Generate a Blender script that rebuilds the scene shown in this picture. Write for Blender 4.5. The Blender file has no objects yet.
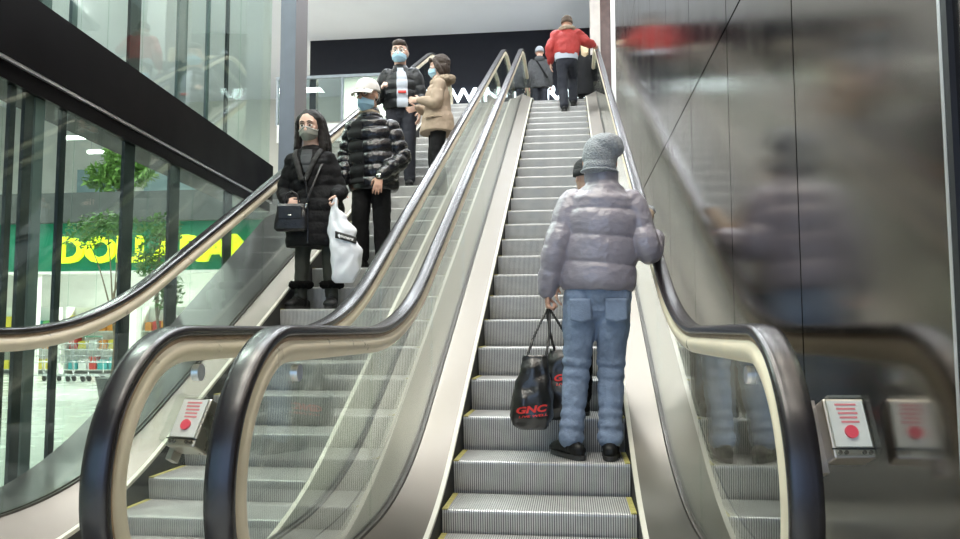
import bpy, bmesh, math, random
from mathutils import Vector, Matrix, Quaternion, noise
random.seed(7)
SC = bpy.context.scene
COL = SC.collection
V = Vector
PI = math.pi

# ------------------------------------------------------------------ camera, world, exposure
def make_camera():
    yaw, pitch, roll = .1171, .0794, -.0021
    cy, sy = math.cos(yaw), math.sin(yaw)
    fw = V((-sy*math.cos(pitch), cy*math.cos(pitch), math.sin(pitch)))
    r0 = V((cy, sy, 0)); u0 = r0.cross(fw)
    r = r0*math.cos(roll)+u0*math.sin(roll); u = -r0*math.sin(roll)+u0*math.cos(roll)
    cam = bpy.data.cameras.new('camera'); cam.sensor_width = 36; cam.lens = 768.25/960*36
    cam.clip_start = .05; cam.clip_end = 200
    o = bpy.data.objects.new('camera', cam); COL.objects.link(o)
    m = Matrix((r, u, -fw)).transposed().to_4x4(); m.translation = V((.177, -4.0351, .3271))
    o.matrix_world = m
    SC.camera = o
make_camera()
SC.view_settings.view_transform = 'Standard'
SC.view_settings.look = 'None'
SC.view_settings.gamma = 1
SC.view_settings.use_curve_mapping = False
SC.view_settings.exposure = 0.22
w = bpy.data.worlds.new('hall_air'); SC.world = w; w.use_nodes = True
w.node_tree.nodes['Background'].inputs[0].default_value = (.86, .93, 1, 1)
w.node_tree.nodes['Background'].inputs[1].default_value = .22

# ------------------------------------------------------------------ materials
def mk(name, rgb, rough=.5, metal=0.0, var=0.0, vscale=6, bump=0.0, bscale=40, spec=.5, coat=0.0, stretch=(1, 1, 1), emit=None, rvar=0.0, aniso=0.0):
    m = bpy.data.materials.new(name); m.use_nodes = True
    nt = m.node_tree; b = nt.nodes['Principled BSDF']
    b.inputs['Base Color'].default_value = (*rgb, 1)
    b.inputs['Roughness'].default_value = rough
    b.inputs['Metallic'].default_value = metal
    b.inputs['Specular IOR Level'].default_value = spec
    b.inputs['Coat Weight'].default_value = coat
    b.inputs['Anisotropic'].default_value = aniso
    tc = nt.nodes.new('ShaderNodeTexCoord'); mp = nt.nodes.new('ShaderNodeMapping')
    mp.inputs['Scale'].default_value = stretch
    nt.links.new(tc.outputs['Object'], mp.inputs['Vector'])
    if var or rvar:
        n = nt.nodes.new('ShaderNodeTexNoise'); n.inputs['Scale'].default_value = vscale; n.inputs['Detail'].default_value = 5
        nt.links.new(mp.outputs[0], n.inputs['Vector'])
        if var:
            mr = nt.nodes.new('ShaderNodeMapRange'); mr.inputs['From Min'].default_value = .3; mr.inputs['From Max'].default_value = .7
            mr.inputs['To Min'].default_value = 1-var; mr.inputs['To Max'].default_value = 1+var
            nt.links.new(n.outputs['Fac'], mr.inputs['Value'])
            mx = nt.nodes.new('ShaderNodeVectorMath'); mx.operation = 'SCALE'; mx.inputs[0].default_value = rgb
            nt.links.new(mr.outputs[0], mx.inputs['Scale']); nt.links.new(mx.outputs[0], b.inputs['Base Color'])
        if rvar:
            m2 = nt.nodes.new('ShaderNodeMapRange'); m2.inputs['From Min'].default_value = .3; m2.inputs['From Max'].default_value = .7
            m2.inputs['To Min'].default_value = max(0, rough-rvar); m2.inputs['To Max'].default_value = rough+rvar
            nt.links.new(n.outputs['Fac'], m2.inputs['Value']); nt.links.new(m2.outputs[0], b.inputs['Roughness'])
    if bump:
        n = nt.nodes.new('ShaderNodeTexNoise'); n.inputs['Scale'].default_value = bscale; n.inputs['Detail'].default_value = 4
        nt.links.new(mp.outputs[0], n.inputs['Vector'])
        bp = nt.nodes.new('ShaderNodeBump'); bp.inputs['Strength'].default_value = bump; bp.inputs['Distance'].default_value = .02
        nt.links.new(n.outputs['Fac'], bp.inputs['Height']); nt.links.new(bp.outputs[0], b.inputs['Normal'])
    if emit:
        b.inputs['Emission Color'].default_value = (*emit[0], 1); b.inputs['Emission Strength'].default_value = emit[1]
    return m

def mk_glass(name, tint, ior=1.5, rough=0.0, boost=0.0):
    m = bpy.data.materials.new(name); m.use_nodes = True; nt = m.node_tree
    nt.nodes.remove(nt.nodes['Principled BSDF'])
    out = nt.nodes['Material Output']
    t = nt.nodes.new('ShaderNodeBsdfTransparent'); t.inputs[0].default_value = (*tint, 1)
    g = nt.nodes.new('ShaderNodeBsdfGlossy'); g.inputs['Roughness'].default_value = rough; g.inputs['Color'].default_value = (.97, 1, .985, 1)
    f = nt.nodes.new('ShaderNodeFresnel'); f.inputs['IOR'].default_value = ior
    ge = nt.nodes.new('ShaderNodeNewGeometry'); mr = nt.nodes.new('ShaderNodeMapRange')
    mr.inputs['To Min'].default_value = ior; mr.inputs['To Max'].default_value = 1/ior
    nt.links.new(ge.outputs['Backfacing'], mr.inputs['Value']); nt.links.new(mr.outputs[0], f.inputs['IOR'])
    mx = nt.nodes.new('ShaderNodeMixShader')
    if boost:
        a = nt.nodes.new('ShaderNodeMath'); a.operation = 'ADD'; a.use_clamp = True; a.inputs[1].default_value = boost
        nt.links.new(f.outputs[0], a.inputs[0]); nt.links.new(a.outputs[0], mx.inputs[0])
    else:
        nt.links.new(f.outputs[0], mx.inputs[0])
    nt.links.new(t.outputs[0], mx.inputs[1]); nt.links.new(g.outputs[0], mx.inputs[2])
    nt.links.new(mx.outputs[0], out.inputs['Surface'])
    return m

M = {}
M['rubber'] = mk('handrail_rubber', (.014, .011, .013), .27, spec=.65, vscale=9)
M['steel'] = mk('brushed_deck_steel', (.262, .238, .205), .45, 1, var=.06, vscale=5, rvar=.05, stretch=(1, .3, .3))
M['deck_dark'] = mk('dark_outer_deck', (.10, .10, .10), .3, .6, var=.08, vscale=3)  # dark surroundings mirrored in the left outer deck, put into its base colour
M['steel_dull'] = mk('dull_deck_steel', (.46, .43, .40), .35, 1, var=.08, vscale=6, rvar=.1)
M['cream'] = mk('cream_rail_guide', (.80, .71, .54), .34, .15, var=.05, vscale=9, rvar=.08)
M['brass'] = mk('worn_guide_edge', (.42, .30, .20), .4, .7, var=.2, vscale=25)
M['strip'] = mk('pale_skirt_strip', (.66, .63, .54), .4, .3, var=.05)
M['brush'] = mk('black_skirt_brush', (.03, .03, .03), .8, 0, var=.7, vscale=300)
M['track'] = mk('dark_glass_track', (.10, .09, .08), .4, .5, var=.2, vscale=60)
M['tread'] = mk('step_cleats', (.62, .615, .60), .42, .35, var=.10, vscale=9, rvar=.08)
M['tread_b'] = mk('step_grooves', (.13, .135, .14), .6, .3, var=.2, vscale=30)
M['yellow'] = mk('yellow_step_edge', (.42, .38, .12), .6, var=.3, vscale=40)
M['black_metal'] = mk('black_spandrel', (.004, .0035, .004), .36, .0, spec=.04, rvar=.06, vscale=3)
M['wallsteel'] = mk('dark_brushed_wall_steel', (.275, .25, .23), .145, 1, var=.05, vscale=3, rvar=.03, bump=.012, bscale=1.6, stretch=(1, 1, .5))
M['reveal'] = mk('dark_joint', (.008, .008, .012), .5)
M['silver'] = mk('silver_trim', (.8, .8, .84), .3, .8)
M['mullion'] = mk('dark_mullion', (.035, .04, .045), .4, .3, var=.1)
M['mull_grey'] = mk('grey_mullion', (.20, .23, .25), .4, .4, var=.1)
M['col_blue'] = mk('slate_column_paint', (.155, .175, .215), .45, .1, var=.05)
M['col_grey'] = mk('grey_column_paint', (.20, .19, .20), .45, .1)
M['navy'] = mk('navy_black_wall', (.009, .010, .017), .6, spec=.3, var=.1)
M['ceil'] = mk('ceiling_paint', (.82, .83, .88), .8, var=.02, vscale=1)
M['pale'] = mk('pale_wall_paint', (.72, .72, .67), .8, var=.05, vscale=.7)
M['white'] = mk('white_paint', (.85, .84, .8), .5, var=.03)
M['floor'] = mk('polished_floor', (.62, .63, .60), .25, 0, var=.06, vscale=2, rvar=.06)
M['glass'] = mk_glass('balustrade_glass', (.95, .97, .95), 1.36)
M['facade'] = mk_glass('green_tinted_glazing', (.86, .94, .90), 1.3)
M['guard'] = mk_glass('guard_glass', (.85, .93, .93), 1.4)
M['green'] = mk('green_sign_board', (.0, .13, .07), .5, emit=((0, .25, .12), .25))
M['yellow_letter'] = mk('yellow_lit_letters', (.75, .85, .02), .5, emit=((.72, .9, .02), 1.1))
M['white_letter'] = mk('white_lit_letters', (.9, .95, 1), .5, emit=((.85, .95, 1), 3.2))
M['lamp'] = mk('lamp_diffuser', (.9, .9, .88), .5, emit=((1, .97, .9), 7))
M['lamp_cool'] = mk('cool_lamp_diffuser', (.9, .9, .9), .5, emit=((.95, .98, 1), 6))
M['balcony'] = mk('dark_grey_parapet', (.075, .08, .08), .5, var=.15, vscale=4)
M['shopwall'] = mk('shop_interior', (.80, .84, .80), .7, var=.05, vscale=2)
M['bluewin'] = mk('blue_glazed_panel', (.30, .42, .45), .2, var=.1, vscale=1)

# ------------------------------------------------------------------ mesh helpers
class MB:
    def __init__(s): s.v = []; s.f = []; s.m = []
    def add(s, verts, faces, mi=0):
        k = len(s.v); s.v += [tuple(p) for p in verts]
        s.f += [tuple(i+k for i in f) for f in faces]; s.m += [mi]*len(faces)
    def box(s, a, b, mi=0, mat=None):
        x0, y0, z0 = a; x1, y1, z1 = b
        p = [V((x, y, z)) for z in (z0, z1) for x, y in ((x0, y0), (x1, y0), (x1, y1), (x0, y1))]
        if mat: p = [mat @ q for q in p]
        s.add(p, [(3, 2, 1, 0), (4, 5, 6, 7), (0, 1, 5, 4), (1, 2, 6, 5), (2, 3, 7, 6), (3, 0, 4, 7)], mi)
    def loft(s, rings, mi=0, caps=True):
        n = len(rings[0]); vs = [p for r in rings for p in r]; fs = []
        for i in range(len(rings)-1):
            for j in range(n):
                a = i*n+j; b = i*n+(j+1) % n
                fs.append((a, b, b+n, a+n))
        if caps: fs += [tuple(range(n-1, -1, -1)), tuple(range((len(rings)-1)*n, len(rings)*n))]
        s.add(vs, fs, mi)
    def tube(s, pts, rad, n=14, mi=0, up=None, round_caps=True):
        pts = [V(p) for p in pts]; N = len(pts)
        rad = [(r, r) if not isinstance(r, (tuple, list)) else r for r in rad]
        tang = []
        for i in range(N):
            t = pts[min(i+1, N-1)]-pts[max(i-1, 0)]
            tang.append(t.normalized() if t.length > 1e-9 else V((0, 0, 1)))
        u = V(up) if up else (V((1, 0, 0)) if abs(tang[0].x) < .9 else V((0, 1, 0)))
        rings = []
        def ring(c, u, v, ru, rv): return [c+u*(ru*math.cos(2*PI*k/n))+v*(rv*math.sin(2*PI*k/n)) for k in range(n)]
        fr = []
        for i in range(N):
            u = (u-tang[i]*u.dot(tang[i])).normalized(); fr.append((u.copy(), tang[i].cross(u)))
        if round_caps:
            for a in (80, 50, 25):
                a = math.radians(a); m = min(rad[0])
                rings.append(ring(pts[0]-tang[0]*m*math.sin(a), *fr[0], rad[0][0]*math.cos(a), rad[0][1]*math.cos(a)))
        for i in range(N): rings.append(ring(pts[i], *fr[i], *rad[i]))
        if round_caps:
            for a in (25, 50, 80):
                a = math.radians(a); m = min(rad[-1])
                rings.append(ring(pts[-1]+tang[-1]*m*math.sin(a), *fr[-1], rad[-1][0]*math.cos(a), rad[-1][1]*math.cos(a)))
        s.loft(rings, mi)
    def ball(s, c, r, mat=None, n=16, mi=0):
        c = V(c); r = (r, r, r) if not isinstance(r, (tuple, list)) else r
        rings = []
        for i in range(1, n//2+2):
            a = -PI/2+PI*i/(n//2+2)
            rg = []
            for k in range(n):
                b = 2*PI*k/n
                q = V((r[0]*math.cos(a)*math.cos(b), r[1]*math.cos(a)*math.sin(b), r[2]*math.sin(a)))
                rg.append(c+(mat @ q if mat else q))
            rings.append(rg)
        s.loft(rings, mi)
    def build(s, name, mats, parent=None, smooth=True, xf=None, angle=None):
        me = bpy.data.meshes.new(name); me.from_pydata([tuple(xf @ V(p)) for p in s.v] if xf else s.v, [], s.f)
        mats = mats if isinstance(mats, (list, tuple)) else [mats]
        for m in mats: me.materials.append(m)
        me.polygons.foreach_set('material_index', s.m)
        if smooth: me.polygons.foreach_set('use_smooth', [True]*len(me.polygons))
        me.update()
        if angle is not None:
            me.set_sharp_from_angle(angle=math.radians(angle))
        o = bpy.data.objects.new(name, me); COL.objects.link(o)
        if parent: o.parent = parent
        return o

def flat(name, mb, mats, parent=None): return mb.build(name, mats, parent, smooth=False)
def struct(o): o['kind'] = 'structure'; return o
def tag(o, label, cat, group=None):
    o['label'] = label; o['category'] = cat
    if group: o['group'] = group
    return o
def empty(name, loc=(0, 0, 0), rz=0):
    o = bpy.data.objects.new(name, None); COL.objects.link(o); o.location = loc; o.rotation_euler.z = rz
    o.empty_display_size = .1
    return o
def copy_tree(o, parent=None):
    c = o.copy(); COL.objects.link(c); c.parent = parent
    for ch in list(o.children): copy_tree(ch, c)
    return c
def box_obj(name, a, b, mat, parent=None):
    mb = MB(); mb.box(a, b); return flat(name, mb, mat, parent)
def text_mesh(body, size, depth=.01, shear=0, bold=0.0, align='CENTER'):
    cu = bpy.data.curves.new('lettering', 'FONT'); cu.body = body; cu.size = size; cu.extrude = depth; cu.shear = shear
    cu.align_x = align; cu.offset = bold; cu.resolution_u = 3
    o = bpy.data.objects.new('lettering', cu); COL.objects.link(o)
    dg = bpy.context.evaluated_depsgraph_get(); me = bpy.data.meshes.new_from_object(o.evaluated_get(dg))
    bpy.data.objects.remove(o)
    return me
def text_obj(name, body, size, mat, xf, depth=.01, parent=None, shear=0, bold=0.0, width=None, warp=None, align='CENTER'):
    me = text_mesh(body, size, depth, shear, bold, align)
    if width:
        xs = [v.co.x for v in me.vertices]; k = width/(max(xs)-min(xs))
        for v in me.vertices: v.co.x *= k
    me.transform(xf)
    if warp:
        for v in me.vertices: v.co = warp(v.co)
    me.materials.clear(); me.materials.append(mat)
    o = bpy.data.objects.new(name, me); COL.objects.link(o)
    if parent: o.parent = parent
    return o
STAND = Matrix(((1, 0, 0, 0), (0, 0, -1, 0), (0, 1, 0, 0), (0, 0, 0, 1)))   # text upright, facing -y
def remesh(o, vox, smooth=2, disp=None):
    m = o.modifiers.new('remesh', 'REMESH'); m.mode = 'VOXEL'; m.voxel_size = vox; m.use_smooth_shade = True
    if smooth:
        s = o.modifiers.new('smooth', 'SMOOTH'); s.factor = .5; s.iterations = smooth
    for d in (disp or ()):
        t = bpy.data.textures.new('folds', 'CLOUDS'); t.noise_scale = d[1]; t.noise_depth = 2
        q = o.modifiers.new('folds', 'DISPLACE'); q.texture = t; q.strength = d[0]; q.mid_level = .5; q.texture_coords = 'LOCAL'
    return o

# ------------------------------------------------------------------ dimensions of the two escalators
S = .2073/.4                 # slope of the nose line
FL, LD = -.78, 4.85          # lower and upper landing heights
def bend_path(z0, off, z1, ya, yb, b=.65, step=.12):
    """flat at z0 from ya, then the incline z=S*(y-1.2)+off, then flat at z1 until yb"""
    y0 = 1.2+(z0-off)/S; y1 = 1.2+(z1-off)/S
    pts = []
    def lin(a, c, n):
        for i in range(n): t = i/n; pts.append((a[0]+(c[0]-a[0])*t, a[1]+(c[1]-a[1])*t))
    def bez(a, k, c, n=14):
        for i in range(n): t = i/n; pts.append(tuple((1-t)**2*a[j]+2*t*(1-t)*k[j]+t*t*c[j] for j in (0, 1)))
    A = (y0-b, z0); B = (y0+b, z0+S*b); Cc = (y1-b, z1-S*b); D = (y1+b, z1)
    lin((ya, z0), A, 8); bez(A, (y0, z0), B); lin(B, Cc, 60); bez(Cc, (y1, z1), D); lin(D, (yb, z1), 6); pts.append((yb, z1))
    return pts
def at_y(path, y):
    for a, b in zip(path, path[1:]):
        if a[0] <= y <= b[0] and b[0] > a[0]: return a[1]+(b[1]-a[1])*(y-a[0])/(b[0]-a[0])
    return path[0][1] if y < path[0][0] else path[-1][1]
NC = (-1.70, -.095); NR = .44              # lower newel arc
RAIL_TOP = LD+1.125; TC = (12.75, RAIL_TOP-NR)
P_RAIL = bend_path(.345, .985, RAIL_TOP, NC[0], TC[0])
P_DECK = bend_path(-.54, .06, LD+.24, -2.0, 13.1)
P_SKIRT = bend_path(-.70, .035, LD+.08, -1.7, 12.9)
P_NOSE = bend_path(FL, 0, LD, -3, 14)
rail_full = [(NC[0]+NR*math.cos(math.radians(a)), NC[1]+NR*math.sin(math.radians(a))) for a in range(245, 92, -5)] + P_RAIL + \
            [(TC[0]+NR*math.cos(math.radians(a)), TC[1]+NR*math.sin(math.radians(a))) for a in range(85, -66, -5)]
def normals(path):
    out = []
    for i in range(len(path)):
        a = path[max(i-1, 0)]; b = path[min(i+1, len(path)-1)]
        t = V((b[0]-a[0], b[1]-a[1])).normalized(); out.append((-t[1], t[0]))
    return out
def sweep(path, prof, xc, mb=None, mi=0):
    mb = mb or MB(); N = normals(path)
    rings = [[(xc+dx, y+dn*n[0], z+dn*n[1]) for dx, dn in prof] for (y, z), n in zip(path, N)]
    mb.loft(rings, mi); return mb
def ribbon(pa, xa, pb, xb, ys, th=.012, mi=0, mb=None):
    mb = mb or MB()
    rings = []
    for y in ys:
        za = at_y(pa, y); zb = at_y(pb, y); A = xa(y) if callable(xa) else xa; B = xb(y) if callable(xb) else xb
        rings.append([(A, y, za), (B, y, zb), (B, y, zb-th), (A, y, za-th)])
    mb.loft(rings, mi); return mb
def frange(a, b, n): return [a+(b-a)*i/n for i in range(n+1)]
YS = frange(-1.95, 1.2, 42)+frange(1.3, 9.3, 20)+frange(9.4, 13.1, 34)
RAILPROF = [(-.040, -.010), (-.036, -.003), (-.022, 0), (0, .002), (.022, 0), (.036, -.003), (.040, -.010), (.040, -.024), (.034, -.033), (.02, -.033), (-.02, -.033), (-.034, -.033), (-.040, -.024)]

def step_mesh():
    mb = MB(); W = .5; n = 84; pitch = 2*W/n
    prof = [(.395, 0), (.03, 0), (.012, -.002), (.002, -.008), (0, -.02), (.004, -.06), (.012, -.12), (.022, -.17), (.034, -.215)]
    deep = [(y+.0065*(1 if i > 2 else .4), z-.0065*(1 if i < 4 else .2)) for i, (y, z) in enumerate(prof)]
    for i in range(n):
        x0 = -W+i*pitch+.18*pitch; x1 = x0+.56*pitch
        rings = []
        for (a, b), (c, d) in zip(prof, deep): rings.append([(x0, a, b), (x1, a, b), (x1, c, d-.001), (x0, c, d-.001)])
        mb.loft(rings, 0)
    rings = [[(-W, a, b), (W, a, b), (W, a+.03, b-.03), (-W, a+.03, b-.03)] for a, b in deep]
    mb.loft(rings, 1)
    return mb
def edge_mesh(s):
    mb = MB(); x = sorted((s*.5, s*.47)); mb.box((x[0], .004, -.004), (x[1], .39, .0012)); return mb

def side_parts(root, xc, s, outer, outer_hi):
    """one balustrade; s = -1 left, +1 right of the steps; outer(y) = x of the outer edge of its outer deck"""
    xr = xc+s*.72
    g = sweep(rail_full, RAILPROF, xr).build('handrail', M['rubber'], root, angle=60)
    g['label'] = 'glossy black rubber handrail'
    sweep(rail_full, [(-.024, -.030), (.024, -.030), (.030, -.046), (-.030, -.046)], xr).build('rail_track', M['brass'], root, smooth=False)
    sweep(rail_full, [(-.026, -.046), (.026, -.046), (.040, -.062), (.043, -.080), (.038, -.098), (.022, -.114), (-.022, -.114), (-.038, -.098), (-.043, -.080), (-.040, -.062)], xr).build('rail_guide', M['cream'], root, angle=40)
    joints = [-2.035, -.62, .9]+[.9+1.5*i for i in range(1, 8)]+[13.085]
    R2 = NR-.11
    for a, b in zip(joints, joints[1:]):
        rings = []
        n = max(10, int((b-a)*26)) if (a < 1 or b > 10) else 12
        for y in frange(a+.003, b-.003, n):
            if y < NC[0]:
                q = math.sqrt(max(0, R2**2-(y-NC[0])**2)); hi = NC[1]+q; lo = max(NC[1]-q, -.55)
            elif y > TC[0]:
                q = math.sqrt(max(0, R2**2-(y-TC[0])**2)); hi = TC[1]+q; lo = TC[1]-q
            else:
                i = at_y(P_RAIL, y); sl = (at_y(P_RAIL, y+.02)-at_y(P_RAIL, y-.02))/.04
                hi = i-.11*math.sqrt(1+sl*sl); lo = at_y(P_DECK, y)+.0
                if y < NC[0]+.35:
                    t = (y-NC[0])/.35; lo = lo*t+(NC[1]-R2)*(1-t)
                if y > TC[0]-.35:
                    t = (TC[0]-y)/.35; lo = lo*t+(TC[1]-R2)*(1-t)
            if hi-lo < .01: hi = lo+.01
            rings.append([(xr-.006, y, lo), (xr+.006, y, lo), (xr+.006, y, hi), (xr-.006, y, hi)])
        mb = MB(); mb.loft(rings); flat('glass_panel', mb, M['glass'], root)
    # deck, skirt and track
    ribbon(P_SKIRT, xc+s*.528, P_DECK, xc+s*.698, YS).build('inner_deck', M['steel'], root, angle=35)
    sweep(P_SKIRT, [(-.013, 0), (.013, 0), (.013, -.02), (-.013, -.02)], xc+s*.516).build('skirt_strip', M['strip'], root, smooth=False)
    ys = [y for y in YS if y > -1.7]
    mb = MB(); mb.loft([[(xc+s*.503, y, at_y(P_SKIRT, y)-.02), (xc+s*.528, y, at_y(P_SKIRT, y)-.02), (xc+s*.528, y, at_y(P_SKIRT, y)-.34), (xc+s*.510, y, at_y(P_SKIRT, y)-.34)] for y in ys])
    flat('skirt', mb, M['brush'], root)
    sweep([(y, at_y(P_DECK, y)) for y in YS], [(-.019, -.02), (-.019, .011), (-.008, .011), (-.008, .003), (.008, .003), (.008, .011), (.019, .011), (.019, -.02)], xr).build('glass_track', M['track'], root, smooth=False)
    if outer:
        ribbon(P_DECK, lambda y: xr+s*.016, P_DECK if not outer_hi else [(y, z+outer_hi) for y, z in P_DECK], outer, YS).build('outer_deck', M['steel'] if not outer_hi else M['deck_dark'], root, angle=35)
    # base of the newel
    mb = MB()
    x0, x1 = sorted((xc+s*.53, xc+s*(.87 if xc or s < 0 else .925)))
    mb.loft([[(x0, -2.0, FL), (x1, -2.0, FL), (x1, -1.93, -.60), (x1, -1.86, -.555), (x0, -1.86, -.555), (x0, -1.93, -.60)],
             [(x0, -1.2, FL), (x1, -1.2, FL), (x1, -1.2, -.60), (x1, -1.2, -.553), (x0, -1.2, -.72), (x0, -1.2, -.74)]])
    flat('newel_base', mb, M['steel_dull'], root)
    # small glass clamp seen as a round disc near the newel
    mb = MB()
    mb.tube([(xr-.012, -1.58, .190), (xr+.012, -1.58, .190)], [.028, .028], 20, round_caps=False)
    mb.build('glass_clamp', M['silver'], root, angle=40)

def stop_box(root, x, y, z, rx, rz):
    """clear cover over an emergency stop label"""
    m = Matrix.Translation((x, y, z)) @ Matrix.Rotation(rz, 4, 'Z') @ Matrix.Rotation(rx, 4, 'X')
    mb = MB(); mb.box((-.052, -.03, -.075), (.052, .04, .075))
    for v in (1,):
        pass
    b = mb.build('stop_switch_box', M['steel_dull'], root, smooth=False, xf=m)
    bv = b.modifiers.new('bevel', 'BEVEL'); bv.width = .006; bv.segments = 2
    mb = MB(); mb.box((-.044, -.034, -.048), (.044, -.030, .068)); flat('notice_plate', mb, PLATE, b).data.transform(m)
    mb = MB(); mb.tube([(0, -.040, -.012), (0, -.034, -.012)], [.016, .016], 18, round_caps=False); q = mb.build('stop_button', RED, b, xf=m, angle=40)
    mb = MB()
    for k in range(5): mb.box((-.026+.002*k, -.0352, .055-.011*k), (.026-.003*(k % 2), -.0342, .060-.011*k))
    flat('notice_print', mb, PINK, b).data.transform(m)
    mb = MB()
    for k in (-.037, -.022, .022, .037): mb.tube([(k, -.036, -.062), (k, -.030, -.062)], [.005, .005], 10, round_caps=False)
    mb.build('screw', M['track'], b, xf=m, angle=40)
    mb = MB(); mb.box((-.054, -.033, -.054), (.054, -.0295, -.051)); flat('cover_seam', mb, M['reveal'], b).data.transform(m)
    mb = MB(); mb.box((-.05, -.062, -.072), (.05, -.036, .073)); c = flat('clear_cover', mb, M['glass'], b); c.data.transform(m)
    mb = MB(); mb.box((-.072, .015, -.10), (-.052, .05, .085)); flat('mounting_bracket', mb, M['steel_dull'], b).data.transform(m)
PLATE = mk('white_notice_plate', (.80, .76, .76), .3)
RED = mk('red_button', (.75, .08, .12), .3)
PINK = mk('red_print', (.8, .25, .28), .5)

def build_escalator(name, label, xc, phase, zoff, outerL, outerR, hiL, hiR):
    root = empty(name, (0, 0, 0)); tag(root, label, 'escalator', None)
    side_parts(root, xc, -1, outerL, hiL); side_parts(root, xc, 1, outerR, hiR)
    k = -3
    first = None
    while True:
        y = phase+.4*k; k += 1
        if y < -1.25: continue
        if y > 12.2: break
        z = at_y(P_NOSE, y)+zoff*(1 if .2 < y < 9 else 0)
        if first is None:
            st = step_mesh().build('step', [M['tread'], M['tread_b']], root, smooth=False); first = st
            for e in (-1, 1): flat('yellow_edge', edge_mesh(e), M['yellow'], st)
        else:
            st = copy_tree(first, root)
        st.location = (xc, y, z)
    # landing plates and the truss underneath
    mb = MB(); mb.box((xc-.53, -3.0, FL-.02), (xc+.53, -1.12, FL+.004)); flat('comb_plate', mb, M['steel_dull'], root)
    mb = MB(); mb.box((xc-.53, 12.4, LD-.02), (xc+.53, 13.6, LD+.004)); flat('comb_plate', mb, M['steel_dull'], root)
    mb = MB()
    mb.loft([[(xc-.85, y, at_y(P_NOSE, y)-.45), (xc+.85, y, at_y(P_NOSE, y)-.45), (xc+.85, y, at_y(P_NOSE, y)-1.1), (xc-.85, y, at_y(P_NOSE, y)-1.1)] for y in frange(1.9, 11.8, 30)])
    flat('truss', mb, M['mullion'], root)
    return root

FX = lambda y: -2.87-.085*y
right_esc = build_escalator('escalator', 'right escalator beside the dark steel wall, going up', 0, 0, 0,
                            lambda y: -.90, lambda y: .925, 0, 0)
left_esc = build_escalator('escalator', 'left escalator beside the green-tinted glazing, carrying the masked people', -1.78, .27, -.04,
                           lambda y: (FX(y)+.03 if y < 4.45 else -3.0), lambda y: -.905, .02, 0)
stop_box(right_esc, .852, -2.0, .075, math.radians(-24), math.radians(6))
stop_box(left_esc, -.925, -1.86, .05, math.radians(-30), math.radians(-14))

# ------------------------------------------------------------------ the setting
CZ = 8.34
def quad_floor(name, rects, z, mat, th=.15):
    mb = MB()
    for x0, y0, x1, y1 in rects: mb.box((x0, y0, z-th), (x1, y1, z))
    return struct(flat(name, mb, mat))
quad_floor('floor', [(-20, -9, 1.05, -3.0), (-20, -3.0, -2.95, 22), (-2.95, -3.0, -2.34, -1.2), (-1.22, -3, -.56, -1.2), (.56, -3, 1.05, -1.2)], FL, M['floor'])
quad_floor('floor_upper_landing', [(-6.2, 13.55, 3.5, 22), (-6.2, 11.95, -2.86, 13.55)], LD, M['floor'], .4)
struct(box_obj('ceiling', (-20, -9, CZ), (3.5, 22, CZ+.1), M['ceil']))
# right wall of dark steel panels
mb = MB(); mb.box((.95, -9, FL), (1.2, 8.0, CZ))
struct(flat('wall_right_backing', mb, M['reveal']))
mb = MB()
ycuts = [-9, -6.9, -4.7, -2.445, -1.41, -.36, .74, 1.84, 2.94, 4.04, 5.14, 6.24, 7.34, 8.0]
for a, b in zip(ycuts, ycuts[1:]):
    g = .010 if abs(b+2.445) > .01 and abs(a+2.445) > .01 else .012
    for z0, z1 in ((FL, 1.765), (1.776, 4.0), (4.012, 6.2), (6.212, CZ)):
        mb.box((.93, a+g/2, z0), (.95, b-g/2, z1))
struct(flat('wall_right', mb, M['wallsteel']))
struct(box_obj('trim_1', (.918, -2.445, FL), (.94, -2.432, CZ), M['silver']))
struct(box_obj('trim_2', (.918, -2.470, FL), (.94, -2.447, CZ), M['reveal']))
# end pilaster beyond the wall
STONE = mk('pale_stone', (.55, .50, .45), .5, var=.08)
struct(box_obj('trim_3', (.70, 13.4, LD), (.93, 13.8, CZ), STONE))
BROWN = mk('brown_stone', (.10, .06, .05), .35, var=.3, vscale=5)
struct(box_obj('trim_4', (.93, 13.45, LD), (1.17, 13.9, CZ), BROWN))
struct(box_obj('trim_5', (1.17, 13.4, LD), (1.6, 13.8, CZ), M['white']))
struct(box_obj('wall_right_upper', (2.2, 8.0, FL), (2.3, 22, CZ), M['pale']))
struct(box_obj('wall_right_return', (1.2, 7.9, FL), (2.3, 8.0, CZ), M['white']))
# far wall of the upper landing, with the shop opening at its left
mb = MB()
mb.box((-4.25, 16, LD), (3.5, 16.2, CZ)); mb.box((-6.9, 16, 7.35), (-4.25, 16.2, CZ)); mb.box((-6.9, 16, LD), (-6.72, 16.2, 7.35))
struct(flat('wall_back', mb, M['navy']))
struct(box_obj('wall_upper_shop', (-6.9, 19, LD), (-4.0, 19.1, CZ), M['shopwall']))
struct(box_obj('wall_left', (-20, -9, FL), (-19.9, 22, CZ), M['pale']))
struct(box_obj('wall_left_back', (-20, 21, FL), (3.5, 21.1, CZ), M['pale']))
struct(box_obj('wall_camera_side', (-20, -9.1, FL), (3.5, -9, CZ), M['mull_grey']))
DAY = mk('daylight_pane', (.3, .45, .7), .5, emit=((.42, .60, 1.0), 1.25))
mb = MB()
for i in range(5): mb.box((-7.5+1.9*i, -8.98, FL+.3), (-5.75+1.9*i, -8.93, 3.4))
struct(flat('window_50', mb, DAY))
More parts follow.
